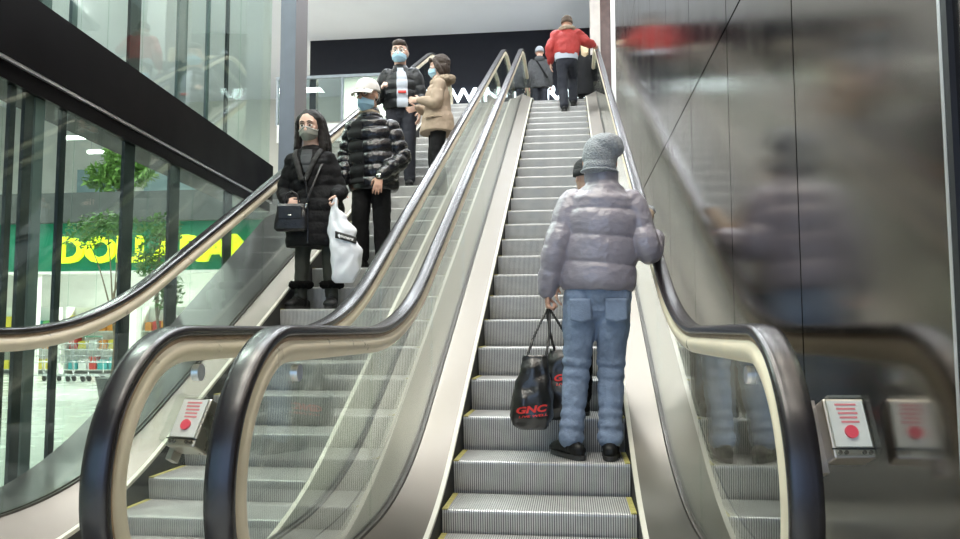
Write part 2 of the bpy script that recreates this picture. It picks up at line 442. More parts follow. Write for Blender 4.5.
# glazed screen along the left escalator, with its black spandrel
def fbox(mb, y0, y1, z0, z1, dx0, dx1, mi=0):
    mb.loft([[(FX(y)+dx0, y, z0), (FX(y)+dx1, y, z0), (FX(y)+dx1, y, z1), (FX(y)+dx0, y, z1)] for y in (y0, y1)], mi)
YE = 4.43
mb = MB(); fbox(mb, -6, YE, 1.82, 2.235, -.30, .01); o = flat('trim_6', mb, M['black_metal']); struct(o)
mb = MB(); fbox(mb, -6, YE, 1.70, 1.80, -.30, -.02); struct(flat('trim_7', mb, M['black_metal']))
mb = MB(); fbox(mb, -6, YE, 1.80, 1.82, -.30, .0); struct(flat('trim_8', mb, M['silver']))
cuts_lo = [-6, -4.5, -3, -1.6, -.9, -.25, .447, .774, 1.464, 2.3, 3.3, YE]
for i, (a, b) in enumerate(zip(cuts_lo, cuts_lo[1:])):
    mb = MB(); fbox(mb, a+.006, b-.006, FL, 1.70, -.05, -.038); struct(flat('window_%d' % (i+1), mb, M['facade']))
cuts_hi = [-6, -4.5, -3, -1.8, -.8, -.1, .47, .80, 1.30, 1.9, 2.55, 3.4, YE]
for i, (a, b) in enumerate(zip(cuts_hi, cuts_hi[1:])):
    mb = MB(); fbox(mb, a+.006, b-.006, 2.235, CZ, -.05, -.038); struct(flat('window_%d' % (i+21), mb, M['facade']))
n = 10
for a, b, z0, z1, mt, dx in [(-.18, -.13, FL, 1.7, 'mullion', 0), (-.05, .03, FL, 1.7, 'mullion', 0), (.05, .14, FL, 1.7, 'mull_grey', 0), (.31, .37, FL, 1.7, 'mullion', 0),
                         (1.10, 1.26, FL, 1.7, 'mullion', 0), (1.86, 2.05, FL, 1.7, 'mullion', 0), (-1.2, -1.1, FL, 1.7, 'mullion', 0), (3.1, 3.3, FL, 1.7, 'mullion', 0), (-3, -2.9, FL, 1.7, 'mullion', 0), (-.42, -.34, FL, 1.7, 'mullion', 0),
                         (.06, .165, 2.2, CZ, 'mull_grey', 0), (-.04, .03, 2.2, CZ, 'mullion', 0), (.38, .44, 2.2, CZ, 'mull_grey', 0), (1.12, 1.28, 2.2, CZ, 'mullion', 0),
                         (1.94, 2.12, 2.2, CZ, 'mull_grey', 0), (2.56, 2.62, 2.2, CZ, 'mull_grey', 0), (3.05, 3.11, 2.2, CZ, 'mullion', 0), (-1.2, -1.1, 2.2, CZ, 'mullion', 0), (-3, -2.9, 2.2, CZ, 'mullion', 0)]:
    mb = MB(); fbox(mb, a, b, z0, z1, -.075, -.052); struct(flat('trim_%d' % n, mb, M[mt])); n += 1
# slate column closing the screen
mb = MB(); mb.box((-3.185, 4.45, FL), (-3.0, 4.85, CZ), 0)
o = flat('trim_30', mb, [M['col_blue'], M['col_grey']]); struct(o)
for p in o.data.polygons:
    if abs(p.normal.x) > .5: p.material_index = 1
# ground floor shop beyond the glazing
struct(box_obj('trim_31', (-17, 13.5, 1.80), (-4.0, 13.75, 2.99), M['green']))
struct(box_obj('trim_32', (-20, 13.3, 2.99), (-4.0, 13.8, 3.72), M['balcony']))
struct(box_obj('trim_33', (-20, 13.45, 1.74), (-4.0, 13.8, 1.80), M['white']))
struct(box_obj('ceiling_shop', (-20, 13.8, 2.9), (-4, 21, 3.0), M['ceil']))
for i, x in enumerate((-13.0, -6.3)):
    struct(box_obj('trim_%d' % (34+i), (x-.08, 13.5, FL), (x+.08, 13.7, 1.8), M['white']))
mb = MB()
for i, x in enumerate(frange(-17, -9.5, 3)):
    mb.box((x, 20.8, 4.2), (x+1.9, 20.95, 6.0))
struct(flat('window_40', mb, M['bluewin']))
o = text_obj('shop_sign', 'DOLLARAMA', .86, M['yellow_letter'], Matrix.Translation((-9.44, 13.45, 2.03)) @ STAND, .05, width=5.9, bold=.032)
tag(o, 'yellow lit shop name lettering on the green fascia behind the glazing', 'sign')
for wd, x, width in (('WINE', -2.10, 1.72), ('RACK', .30, 1.45)):
    o = text_obj('shop_sign', wd, .52, M['white_letter'], Matrix.Translation((x, 15.95, 6.44)) @ STAND, .05, width=width, bold=.006)
    tag(o, 'glowing white word %s on the dark wall at the top of the escalators' % wd, 'sign')

# ------------------------------------------------------------------ lights of the hall
def ceiling_lamp(x, y, z, sx, sy, power, col, label, grp, mat='lamp'):
    r = empty('ceiling_light', (x, y, z)); tag(r, label, 'light', grp)
    mb = MB(); mb.box((-sx/2, -sy/2, -.05), (sx/2, sy/2, -.035)); flat('diffuser', mb, M[mat], r)
    mb = MB()
    for a in ((-sx/2-.03, -sy/2-.03, -sx/2, sy/2+.03), (sx/2, -sy/2-.03, sx/2+.03, sy/2+.03), (-sx/2, -sy/2-.03, sx/2, -sy/2), (-sx/2, sy/2, sx/2, sy/2+.03)):
        mb.box((a[0], a[1], -.06), (a[2], a[3], 0))
    flat('frame', mb, M['silver'], r)
    l = bpy.data.lights.new('lamp_light', 'AREA'); l.shape = 'RECTANGLE'; l.size = sx; l.size_y = sy; l.energy = power; l.color = col
    lo = bpy.data.objects.new('lamp_light', l); COL.objects.link(lo); lo.parent = r; lo.location = (0, 0, -.07)
    return r
for x, y in ((-2.4, -6.5), (-.3, -6.5), (-2.4, -3.5), (-.3, -3.5), (-2.4, -.5), (-.3, -.5), (-2.4, 2.5), (-.3, 2.5), (-2.4, 5.5), (-.3, 5.5)):
    ceiling_lamp(x, y, CZ, .5, 1.9, 105, ((1, .93, .82) if y < 2 else (.90, .95, 1)), 'long white ceiling light panel above the escalators, %s row, %s from the bottom landing' % ('left' if x < -1 else 'right', ['first', 'second', 'third', 'fourth', 'fifth'][int((y+6.5)/3)]), 'ceiling lights above the escalators')
for x, y in ((-3.5, 10.2), (-.9, 10.2)):
    ceiling_lamp(x, y, CZ, 1.9, .5, 120, (.88, .94, 1), 'cool white ceiling light panel over the upper landing, %s one' % ('left' if x < -2 else 'right'), 'ceiling lights over the upper landing', 'lamp_cool')
for x, y, wh in ((-14, 4, 'farthest left in front'), (-9, 4, 'middle of the front row'), (-5.5, 1, 'nearest the glazing'), (-14, 9, 'left of the back row'), (-9, 9.5, 'right of the back row')):
    ceiling_lamp(x, y, CZ, 2.2, .5, 300, (.98, 1, .95), 'white ceiling light strip in the hall behind the glazing, '+wh, 'ceiling lights behind the glazing')
for x, y in ((-13.5, 16.5), (-10.5, 16.5), (-7.5, 16.5)):
    ceiling_lamp(x, y, 2.9, 2.4, .8, 320, (1, .99, .93), 'bright light panel inside the ground floor shop, %s of three' % ('left' if x < -12 else 'right' if x > -9 else 'middle'), 'ceiling lights in the ground floor shop')
ceiling_lamp(-5.5, 17.5, CZ, 1.8, .8, 200, (1, .93, .72), 'warm light panel inside the upper floor shop', None)
for x, z in ((-15, 6.37), (-14.2, 5.9)):
    t = flat('strip_light', (lambda m: (m.box((x-.5, 17.9, z-.05), (x+.5, 18, z+.05)), m)[1])(MB()), M['lamp'])
    tag(t, 'short white strip light beyond the glazing, %s' % ('the higher and wider left one' if z > 6 else 'the lower right one'), 'light')
    for sx in (-.4, .4): mb = MB(); mb.tube([(x+sx, 17.95, z+.05), (x+sx, 17.95, CZ)], [.008, .008], 6, round_caps=False); mb.build('suspension_rod', M['mull_grey'], t)
for x, y in ((-2.35, 12.6), (.0, 12.4)):  # round dark sprinkler heads in the ceiling
    mb = MB(); mb.tube([(x, y, CZ-.05), (x, y, CZ)], [.09, .11], 20, round_caps=False)
    o = mb.build('ceiling_sprinkler', M['mullion'], angle=40); tag(o, 'small round dark fitting in the pale ceiling, %s' % ('left of the two' if x < -1 else 'right of the two, near the red coat'), 'speaker')
def uplighter(x, y, z, sx, sy, power, label):  # unseen fill light, added to brighten the ceiling over the upper landing
    u = empty('uplighter', (x, y, z)); tag(u, label, 'light')
    mb = MB(); mb.loft([[(-sx/2+.05, -sy/2+.05, 0), (sx/2-.05, -sy/2+.05, 0), (sx/2-.05, sy/2-.05, 0), (-sx/2+.05, sy/2-.05, 0)], [(-sx/2, -sy/2, .12), (sx/2, -sy/2, .12), (sx/2, sy/2, .12), (-sx/2, sy/2, .12)]])
    flat('trough', mb, M['mull_grey'], u)
    mb = MB(); mb.box((-sx/2+.03, -sy/2+.03, .12), (sx/2-.03, sy/2-.03, .13)); flat('diffuser', mb, M['lamp_cool'], u)
    l = bpy.data.lights.new('lamp_light', 'AREA'); l.shape = 'RECTANGLE'; l.size = sx; l.size_y = sy; l.energy = power; l.color = (.93, .96, 1)
    lo = bpy.data.objects.new('lamp_light', l); COL.objects.link(lo); lo.parent = u; lo.location = (0, 0, .15); lo.rotation_euler.x = PI
uplighter(2.02, 10.6, 6.6, .35, 2.0, 120, 'unseen cool fill light added behind the steel wall to brighten the upper ceiling')
# guard of the upper landing
g = empty('glass_guard', (-4.4, 12.0, LD)); tag(g, 'glass guard rail along the edge of the upper landing left of the escalators', 'railing')
for a, b in ((-1.8, -.35), (-.33, 1.25)):
    mb = MB(); mb.box((a, -.006, .05), (b, .006, 1.02)); flat('glass_panel', mb, M['guard'], g)
for x in (-1.82, -.34, 1.27):
    mb = MB(); mb.box((x-.025, -.025, 0), (x+.025, .025, 1.05)); flat('post', mb, M['mull_grey'], g)
mb = MB(); mb.box((-1.85, -.035, 1.03), (1.3, .035, 1.09)); flat('top_rail', mb, M['mull_grey'], g)

# ------------------------------------------------------------------ people
FAB = {}
def fab(n, rgb, rough=.8, **k):
    FAB[n] = mk(n, rgb, rough, **k); return FAB[n]
SKIN = mk('skin', (.62, .36, .26), .5, var=.05, vscale=12)
SKIN2 = mk('skin_pale', (.72, .47, .37), .5, var=.05, vscale=12)
fab('grey_nylon', (.31, .285, .335), .32, spec=.8, bump=.32, bscale=11, stretch=(1, 1, 2.2), var=.05, vscale=4)
fab('black_nylon', (.008, .008, .011), .27, spec=.55, bump=.15, bscale=24)
fab('black_matte', (.008, .008, .009), .75, spec=.2, bump=.2, bscale=50)
fab('matte_puffer', (.014, .016, .018), .42, spec=.35, bump=.3, bscale=30)
fab('denim', (.205, .265, .375), .85, var=.25, vscale=7, bump=.25, bscale=60)
fab('grey_knit', (.36, .38, .41), .95, var=.15, vscale=60, bump=.8, bscale=90)
fab('dark_knit', (.04, .042, .045), .95, bump=.6, bscale=90)
fab('red_cloth', (.40, .035, .03), .65, bump=.3, bscale=14, var=.12, vscale=5)
fab('beige_cloth', (.40, .305, .225), .8, bump=.25, bscale=20, var=.06)
fab('fur_beige', (.42, .33, .24), .95, bump=1, bscale=80, var=.25, vscale=50)
fab('fur_black', (.006, .006, .006), .95, spec=.1, bump=1, bscale=80)
fab('charcoal', (.05, .055, .06), .8, bump=.3, bscale=20)
fab('collar_grey', (.022, .022, .022), .8, bump=.3, bscale=30)
fab('dark_trousers', (.018, .02, .03), .8, bump=.3, bscale=25)
fab('olive_tights', (.028, .030, .022), .7)
fab('white_shirt', (.52, .56, .64), .8, bump=.2, bscale=30)
fab('white_cap', (.80, .76, .73), .8, bump=.2, bscale=60)
fab('mask_blue', (.42, .66, .82), .8, bump=.15, bscale=60)
fab('mask_grey', (.33, .33, .29), .85)
fab('mask_white', (.85, .85, .83), .8)
fab('hair_dark', (.010, .007, .006), .45, spec=.35, bump=.7, bscale=60, stretch=(4, 4, .5))
fab('hair_brown', (.05, .03, .02), .5, bump=.7, bscale=60, stretch=(4, 4, .5))
fab('hair_blond', (.55, .42, .26), .6, bump=.7, bscale=60)
fab('boot_black', (.008, .008, .008), .5, spec=.3, bump=.2, bscale=40)
fab('sole_black', (.03, .03, .03), .6)
fab('gold', (.7, .45, .2), .3, metal=1)
fab('watch_metal', (.7, .68, .6), .25, metal=1)
fab('brown_cap', (.10, .07, .05), .9, bump=.5, bscale=60)
fab('grey_wool', (.065, .067, .07), .9, bump=.5, bscale=60)
fab('eye_white', (.8, .8, .8), .3)
fab('iris', (.03, .02, .015), .2)
fab('black_plastic', (.012, .012, .013), .30, spec=.8, bump=.35, bscale=14)
fab('white_plastic', (.78, .80, .86), .45, bump=.35, bscale=12)
fab('bag_leather', (.012, .012, .014), .35, bump=.3, bscale=30)
fab('red_ink', (.80, .05, .04), .5)
fab('white_ink', (.85, .85, .85), .5)
fab('black_ink', (.01, .01, .01), .5)
fab('seam_dark', (.10, .09, .11), .7)

def lerp(a, b, t): return a+(b-a)*t
def spline(pts, n):
    """smooth path through the points with a value tuple carried along"""
    out = []
    P = [V(p) for p in pts]; P = [P[0]*2-P[1]]+P+[P[-1]*2-P[-2]]
    m = len(pts)-1
    for i in range(n+1):
        s_ = i/n*m; k = min(int(s_), m-1); t = s_-k
        a, b, c, d = P[k:k+4]
        out.append(.5*((2*b)+(c-a)*t+(2*a-5*b+4*c-d)*t*t+(3*b-a-3*c+d)*t**3))
    return out
def interp(tab, s_):
    m = len(tab)-1; x = s_*m; k = min(int(x), m-1); t = x-k; t = t*t*(3-2*t)
    a, b = tab[k], tab[k+1]
    return tuple(lerp(p, q, t) for p, q in zip(a, b)) if isinstance(a, (tuple, list)) else lerp(a, b, t)
def puffy(mb, pts, rad, count, amp, n=24, up=(1, 0, 0), per=10, lo=0.0, hi=1.0):
    N = max(12, count*per); P = spline(pts, N); R = []
    for i in range(N+1):
        t = i/N; r = interp(rad, t); r = r if isinstance(r, tuple) else (r, r)
        a = amp*(abs(math.sin(PI*count*t))**.55-.6) if count else 0
        R.append((r[0]+a, r[1]+a))
    mb.tube(P, R, n, up=up)

class Fig:
    def __init__(s, H=1.75, **kw):
        k = H/1.75; s.k = k; s.H = H
        s.j = {'pelvis': (0, 0, .95), 'waist': (0, 0, 1.08), 'chest': (0, 0, 1.28), 'neck': (0, -.01, 1.47), 'head': (0, .02, 1.63),
               'shL': (-.175, -.005, 1.41), 'shR': (.175, -.005, 1.41), 'elL': (-.22, -.03, 1.13), 'elR': (.22, -.03, 1.13), 'wrL': (-.24, .03, .88), 'wrR': (.24, .03, .88),
               'hipL': (-.09, 0, .92), 'hipR': (.09, 0, .92), 'knL': (-.10, .02, .50), 'knR': (.10, .02, .50), 'anL': (-.10, -.03, .09), 'anR': (.10, -.03, .09)}
        s.j = {a: V(b)*k for a, b in s.j.items()}
        for a, b in kw.items():
            if a in s.j: s.j[a] = V(b)
        s.hand = {'L': kw.get('handL', ((0, .1, -1), (1, 0, 0), (0, 1, 0), .35)), 'R': kw.get('handR', ((0, .1, -1), (-1, 0, 0), (0, 1, 0), .35))}
        s.toe = {'L': V(kw.get('toeL', (-.15, 1, 0))).normalized(), 'R': V(kw.get('toeR', (.15, 1, 0))).normalized()}
        y, p, r = kw.get('look', (0, 0, 0))
        s.hs = kw.get('hs', 1.08)
        s.HM = Matrix.Translation(s.j['head']) @ Matrix.Rotation(y, 4, 'Z') @ Matrix.Rotation(p, 4, 'X') @ Matrix.Rotation(r, 4, 'Y') @ Matrix.Scale(k*s.hs, 4)
        s.wd = kw.get('width', 1.0)
    def __getattr__(s, n):
        if n in s.__dict__.get('j', {}): return s.j[n]
        raise AttributeError(n)

def add_hand(mb, w, d, nrm, thumb, curl, k=1.0):
    d = V(d).normalized(); nrm = V(nrm); nrm = (nrm-d*nrm.dot(d)).normalized(); ac = d.cross(nrm); th = V(thumb)
    if ac.dot(th) < 0: ac = -ac
    w = V(w)
    mb.tube([w, w+d*.03*k, w+d*.06*k, w+d*.088*k], [(.024*k, .018*k), (.034*k, .016*k), (.040*k, .015*k), (.038*k, .013*k)], 14, up=ac)
    rot_ax = d.cross(nrm)
    for i, L in enumerate((.072, .080, .075, .058)):
        p = w+d*.086*k+ac*(1.5-i)*.0215*k; a = 0; pts = [p]; spread = (1.5-i)*.06
        for sgm in (.45, .32, .26):
            a += curl*(.75 if sgm == .45 else 1.0)
            dd = (d*math.cos(a)+nrm*math.sin(a)+ac*spread*math.cos(a)).normalized()
            p = p+dd*L*k*sgm*1.05; pts.append(p)
        mb.tube(pts, [.0095*k, .009*k, .0082*k, .0068*k], 10)
    p = w+d*.022*k+ac*.026*k; q = p+(ac*.75+d*.6+nrm*.35).normalized()*.042*k; r = q+(ac*.25+d*.9+nrm*(.35+curl*.5)).normalized()*.034*k
    mb.tube([p, q, r], [.013*k, .0105*k, .0085*k], 10)

def body(F, root, skin, vox=.006):
    mb = MB(); k = F.k; w = F.wd
    sp = [F.pelvis-V((0, 0, .06*k)), F.pelvis, F.waist, F.chest, lerp(F.chest, F.neck, .62), lerp(F.chest, F.neck, .93), F.neck+V((0, 0, .03*k)), lerp(F.neck, F.head, .55)]
    mb.tube(sp, [(.13*k*w, .10*k), (.155*k*w, .11*k), (.125*k*w, .095*k), (.15*k*w, .11*k), (.14*k*w, .095*k), (.085*k, .07*k), (.055*k, .056*k), (.052*k, .056*k)], 20, up=(1, 0, 0))
    for s_ in 'LR':
        mb.tube([lerp(F.j['sh'+s_], F.chest, .25), F.j['sh'+s_], lerp(F.j['sh'+s_], F.j['el'+s_], .5), F.j['el'+s_], lerp(F.j['el'+s_], F.j['wr'+s_], .35), F.j['wr'+s_]], [.055*k, .055*k, .046*k, .038*k, .038*k, .026*k], 14)
        mb.tube([F.j['hip'+s_], lerp(F.j['hip'+s_], F.j['kn'+s_], .5), F.j['kn'+s_], lerp(F.j['kn'+s_], F.j['an'+s_], .4), F.j['an'+s_]], [.085*k, .072*k, .052*k, .050*k, .034*k], 16)
        t = F.toe[s_]; a = F.j['an'+s_]
        mb.tube([a-t*.01*k, a+t*.04*k-V((0, 0, .035*k)), a+t*.10*k-V((0, 0, .045*k))], [.030*k, (.028*k, .022*k), (.028*k, .014*k)], 12)
        add_hand(mb, F.j['wr'+s_], *F.hand[s_], k)
    T = F.HM
    k = F.k*F.hs
    def hb(c, r): mb.ball(T @ V(c), tuple(x*k for x in r), T.to_3x3().normalized(), 20)
    hb((0, -.012, .025), (.075, .095, .092)); hb((0, .02, -.035), (.060, .068, .072)); hb((0, .055, -.088), (.026, .024, .022))
    hb((.042, .045, -.012), (.022, .026, .022)); hb((-.042, .045, -.012), (.022, .026, .022))
    hb((0, .062, .035), (.055, .022, .016)); hb((0, .083, -.058), (.022, .012, .010))
    for sx in (-1, 1): hb((sx*.076, -.005, -.005), (.010, .020, .031))
    mb.tube([T @ V((0, .078, .022)), T @ V((0, .092, -.004)), T @ V((0, .104, -.024))], [.008*k, .010*k, .014*k], 10)
    mb.tube([T @ V((0, -.02, -.04)), F.neck], [.056*k, .058*k], 16)
    o = mb.build('body', skin, root); remesh(o, vox, 2)
    return o
def face(F, root, brow='hair_dark'):
    T = F.HM; k = F.k*F.hs; R3 = T.to_3x3().normalized()
    for sx in (-1, 1):
        mb = MB(); mb.ball(T @ V((sx*.031, .0745, .008)), (.0165*k, .0125*k, .0095*k), R3, 14, 0)
        mb.ball(T @ V((sx*.030, .0845, .008)), (.0080*k, .0045*k, .0082*k), R3, 10, 1)
        mb.build('eye', [FAB['eye_white'], FAB['iris']], root)
        mb = MB(); mb.tube([T @ V((sx*.014, .0885, .0235)), T @ V((sx*.030, .0870, .0265)), T @ V((sx*.046, .077, .021))], [.0025*k, .0033*k, .002*k], 8)
        mb.tube([T @ V((sx*.042, .078, .036)), T @ V((sx*.030, .087, .041)), T @ V((sx*.014, .091, .037))], [.003*k, .0045*k, .004*k], 8)
        mb.build('eyebrow', FAB[brow], root)
def patch(name, fn, nu, nv, mat, root, thick=.004, smooth=True):
    mb = MB(); vs = [fn(i/nu, j/nv) for j in range(nv+1) for i in range(nu+1)]
    fs = [(j*(nu+1)+i, j*(nu+1)+i+1, (j+1)*(nu+1)+i+1, (j+1)*(nu+1)+i) for j in range(nv) for i in range(nu)]
    mb.add(vs, fs); o = mb.build(name, mat, root, smooth)
    m = o.modifiers.new('thickness', 'SOLIDIFY'); m.thickness = thick; m.offset = 1
    return o
def face_mask(F, root, mat, drop=0.0, trim=None):
    T = F.HM
    def fn(u, v):
        a = lerp(-1.35, 1.35, u); e = lerp(-.104, -.014+.014*math.cos(a)**8, v)-drop
        f = 1-.10*max(0, (-.035-e-drop)/.06)**2*2
        r = .076*f
        bulge = .030*max(0, math.cos(a))**3*(1-abs(v-.55)*1.1)
        return T @ V((math.sin(a)*(.073*f), .012+math.cos(a)*(r+bulge), e+.010*abs(math.sin(a))**2*(1 if v < .5 else -1)*1.6))
    o = patch('face_mask', fn, 26, 14, mat, root, .003)
    if trim:
        mb = MB(); mb.tube([fn(i/20, 1)+T.to_3x3() @ V((0, .003, 0)) for i in range(21)], [.0035*F.k]*21, 8)
        mb.build('mask_trim', trim, o)
    for sx in (-1, 1):
        mb = MB(); p = [fn(.5+sx*.5, .95), T @ V((sx*.082, -.01, .012)), T @ V((sx*.086, -.025, -.015)), fn(.5+sx*.5, .1)]
        mb.tube(spline(p, 12), [.0016]*13, 6); mb.build('ear_loop', FAB['mask_white'], o)
    return o
def torso(mb, F, prof, puffs, amp, up=(1, 0, 0)):
    """prof: (z, half width, half depth, forward shift) from hem to collar, z in body heights"""
    k = F.k
    def cx(z):
        chain = [F.pelvis, F.waist, F.chest, F.neck, F.head]
        if z <= F.pelvis.z: return F.pelvis.x, F.pelvis.y
        for a, b in zip(chain, chain[1:]):
            if z <= b.z: t = (z-a.z)/(b.z-a.z); return lerp(a.x, b.x, t), lerp(a.y, b.y, t)
        return F.head.x, F.head.y
    n = len(prof)-1; N = max(30, puffs*10)
    zs = [p[0]*k for p in prof]
    P, R = [], []
    for i in range(N+1):
        z = lerp(zs[0], zs[-1], i/N); j = 0
        while j < n-1 and z > zs[j+1]: j += 1
        t = (z-zs[j])/(zs[j+1]-zs[j]); t = max(0, min(1, t))
        rx, ry, fy = (lerp(prof[j][q]*k, prof[j+1][q]*k, t*t*(3-2*t)) for q in (1, 2, 3))
        a = amp*(abs(math.sin(PI*puffs*i/N))**.5-.6) if puffs else 0
        x, y = cx(z); P.append(V((x, y+fy, z))); R.append((rx+a, ry+a))
    mb.tube(P, R, 36, up=up, round_caps=False)
    return P, R
def sleeve(mb, F, s_, rad, puffs, amp, wrist=1.0):
    a, b, c = F.j['sh'+s_], F.j['el'+s_], F.j['wr'+s_]; c = lerp(b, c, wrist); k = F.k
    st = lerp(a, F.chest, .22)+V((0, 0, -.0))
    puffy(mb, [st, a, lerp(a, b, .55), b, lerp(b, c, .5), c], [r*k for r in rad], puffs, amp, 20)
def jacket(name, F, root, mat, prof, puffs, amp, rad, spuffs=6, samp=.008, vox=.009, disp=((.012, .06),), wrist=1.0, smooth=2, collar=None):
    mb = MB(); PR = torso(mb, F, prof, puffs, amp)
    for s_ in 'LR': sleeve(mb, F, s_, rad, spuffs, samp, wrist)
    if collar: mb.tube([F.neck+V(a) for a, r in collar], [r for a, r in collar], 24, up=(1, 0, 0))
    o = mb.build(name, mat, root); remesh(o, vox, smooth, disp); return o, PR
def front_patch(name, PR, z0, z1, a0, a1, off, mat, root, back=False):
    P, R = PR
    def fn(u, v):
        z = lerp(z0, z1, v); j = 0
        while j < len(P)-2 and z > P[j+1].z: j += 1
        t = max(0, min(1, (z-P[j].z)/max(1e-6, P[j+1].z-P[j].z))); c = P[j].lerp(P[j+1], t)
        rx, ry = (lerp(R[j][q], R[j+1][q], t)+off for q in (0, 1))
        a = math.radians(lerp(a0(v) if callable(a0) else a0, a1(v) if callable(a1) else a1, u))
        return V((c.x+rx*math.sin(a), c.y+(-1 if back else 1)*ry*math.cos(a), z))
    return patch(name, fn, 12, 30, mat, root, .006), fn
def trousers(F, root, mat, top, rad, vox=.009, disp=((.012, .05),), folds=True, hem=.03, name='trousers'):
    mb = MB(); k = F.k
    mb.tube([F.pelvis+V((0, 0, -.075*k)), F.pelvis, F.pelvis.lerp(F.waist, .6)], [(.150*k*top, .105*k*top), (.165*k*top, .12*k*top), (.15*k*top, .11*k*top)], 28, up=(1, 0, 0))
    for s_ in 'LR':
        h, kn, an = F.j['hip'+s_], F.j['kn'+s_], F.j['an'+s_]
        P = spline([h, h.lerp(kn, .5), kn, kn.lerp(an, .5), an+V((0, 0, hem*k))], 60); R = []
        for i in range(61):
            t = i/60; r = interp(rad, t)*k
            if folds: r += .004*math.sin(t*70+random.random())*(1.2 if t > .78 or .42 < t < .62 else .25)
            R.append((r, r*1.04))
        mb.tube(P, R, 22, up=(1, 0, 0))
    o = mb.build(name, mat, root); remesh(o, vox, 1, disp); return o
def shoe(F, s_, root, mat, L=.29, high=.10, wide=.05, fur=None):
    k = F.k; a = F.j['an'+s_]; t = F.toe[s_]; g = V((a.x, a.y, 0)); side = V((t.y, -t.x, 0))
    heel = g-t*.075*k; 
    mb = MB()
    mb.tube([heel+V((0, 0, .045*k)), heel+t*.06*k+V((0, 0, .055*k)), heel+t*.15*k+V((0, 0, .052*k)), heel+t*.22*k+V((0, 0, .042*k)), heel+t*(L-.045)*k+V((0, 0, .036*k))],
            [(wide*.78*k, .044*k), (wide*.8*k, .05*k), (wide*.92*k, .045*k), (wide*k, .034*k), (wide*.82*k, .026*k)], 20, up=side)
    mb.tube([heel+t*.055*k+V((0, 0, .05*k)), a+V((0, 0, high*k))], [(wide*.9*k), wide*.95*k], 20)
    o = mb.build('shoe', mat, root); remesh(o, .007, 2, ((.006, .04),))
    rings = []
    for z in (.0, .024):
        rg = []
        for i in range(28):
            q = 2*PI*i/28; c = math.cos(q); ww = wide*(1.0 if c > 0 else .86)
            rg.append(heel+t*((L-.075)/2+.0)*k+t*c*(L/2+.012)*k+side*math.sin(q)*ww*1.04*k*(abs(math.sin(q))**-.25 if abs(math.sin(q)) > .05 else 1)*.98+V((0, 0, z*k)))
        rings.append(rg)
    mb = MB(); mb.loft(rings); sl = mb.build('sole', FAB['sole_black'], o, smooth=False)
    for i in range(4):
        mb = MB(); c = a+t*(.045+.02*i)*k+V((0, 0, (.045-.016*i)*k)); mb.tube([c-side*.022*k, c+t*.01*k+V((0, 0, .012)), c+side*.022*k], [.003*k]*3, 6)
        if L > .28: mb.build('lace', FAB['charcoal'], o)
    if fur:
        mb = MB(); c = a+V((0, 0, high*k)); pts = [c+V((math.cos(q)*(wide+.018)*k, math.sin(q)*(wide+.018)*k, 0)) for q in [2*PI*i/16 for i in range(17)]]
        mb.tube(pts, [.032*k]*17, 10, round_caps=False); f_ = mb.build('fur_cuff', fur, o); remesh(f_, .008, 1, ((.03, .02),))
    return o
def beanie(F, root, mat, slouch=(0, 0, 0), name='knit_hat', rib=0, low=.0):
    T = F.HM; k = F.k; rings = []
    N = 16; n = 72 if rib else 40
    for j in range(N+1):
        t = j/N; a = t*PI/2*.985; z = lerp(.005-low, .0, 0)+.125*math.sin(a)
        r = math.cos(a)**.55
        puff = .010*math.sin(PI*min(1, t*1.4))
        off = V(slouch)*t**1.6
        rings.append([T @ (V(((.084+puff)*r*math.cos(b)*(1+rib*(i % 2)), (.102+puff)*r*math.sin(b)*(1+rib*(i % 2))-.012, z+ .018*(math.sin(b) > 0)*(math.sin(b))*(1-t)))+off) for i in range(n) for b in [2*PI*i/n]])
    mb = MB(); mb.loft(rings); o = mb.build(name, mat, root)
    mb = MB(); r2 = []
    for (zz, ex) in ((-.012, .002), (-.014, .009), (.012, .011), (.034, .008), (.034, .0)):
        r2.append([T @ V(((.083+ex)*math.cos(b)*(1+rib*(i % 2)), (.101+ex)*math.sin(b)*(1+rib*(i % 2))-.012, zz+.012-low+.018*max(0, math.sin(b)))) for i in range(n) for b in [2*PI*i/n]])
    mb.loft(r2); mb.build('hat_cuff', mat, o)
    return o
def hair_cap(F, root, mat, front=.055, low=-.03, vol=.012, extra=None, vox=.007):
    T = F.HM; k = F.k*F.hs; mb = MB()
    R3 = T.to_3x3().normalized()
    mb.ball(T @ V((0, -.030, .040)), ((.078+vol)*k, (.092+vol*.8)*k, (.088+vol)*k), R3, 24)
    mb.ball(T @ V((0, -.045, low+.0)), ((.072+vol)*k, (.06+vol)*k, .06*k), R3, 20)
    if extra: extra(mb, T, k)
    o = mb.build('hair', mat, root); remesh(o, vox, 1, ((.012, .03),)); return o

def crouch_sleeves(): pass
def person(name, label, loc, rz):
    r = empty(name, loc, rz); tag(r, label, 'person'); return r

# --- man in the grey padded jacket, seen from behind
r = person('person', 'man seen from behind in grey padded jacket, grey knit hat and blue jeans', (.26, .59, -.4125), 0)
F = Fig(1.87, pelvis=(.078, 0, .98), waist=(.085, 0, 1.12), chest=(.105, 0, 1.34), neck=(.115, 0, 1.60), head=(.104, .02, 1.752), hs=1.14,
        shL=(-.065, 0, 1.50), shR=(.285, 0, 1.49), elL=(-.165, -.05, 1.225), wrL=(-.222, -.01, .975), elR=(.375, -.03, 1.21), wrR=(.455, .30, 1.325),
        hipL=(-.018, 0, .95), hipR=(.172, 0, .95), knL=(-.052, .03, .52), knR=(.152, .03, .52), anL=(-.088, -.03, .09), anR=(.138, -.03, .09),
        toeL=(-.62, 1, 0), toeR=(.08, 1, 0), handL=((.05, .05, -1), (1, .1, 0), (0, 1, 0), 1.35), handR=((0, 1, .42), (0, .45, -1), (-1, 0, 0), .45), look=(-.05, 0, .05))
body(F, r, SKIN, .006)
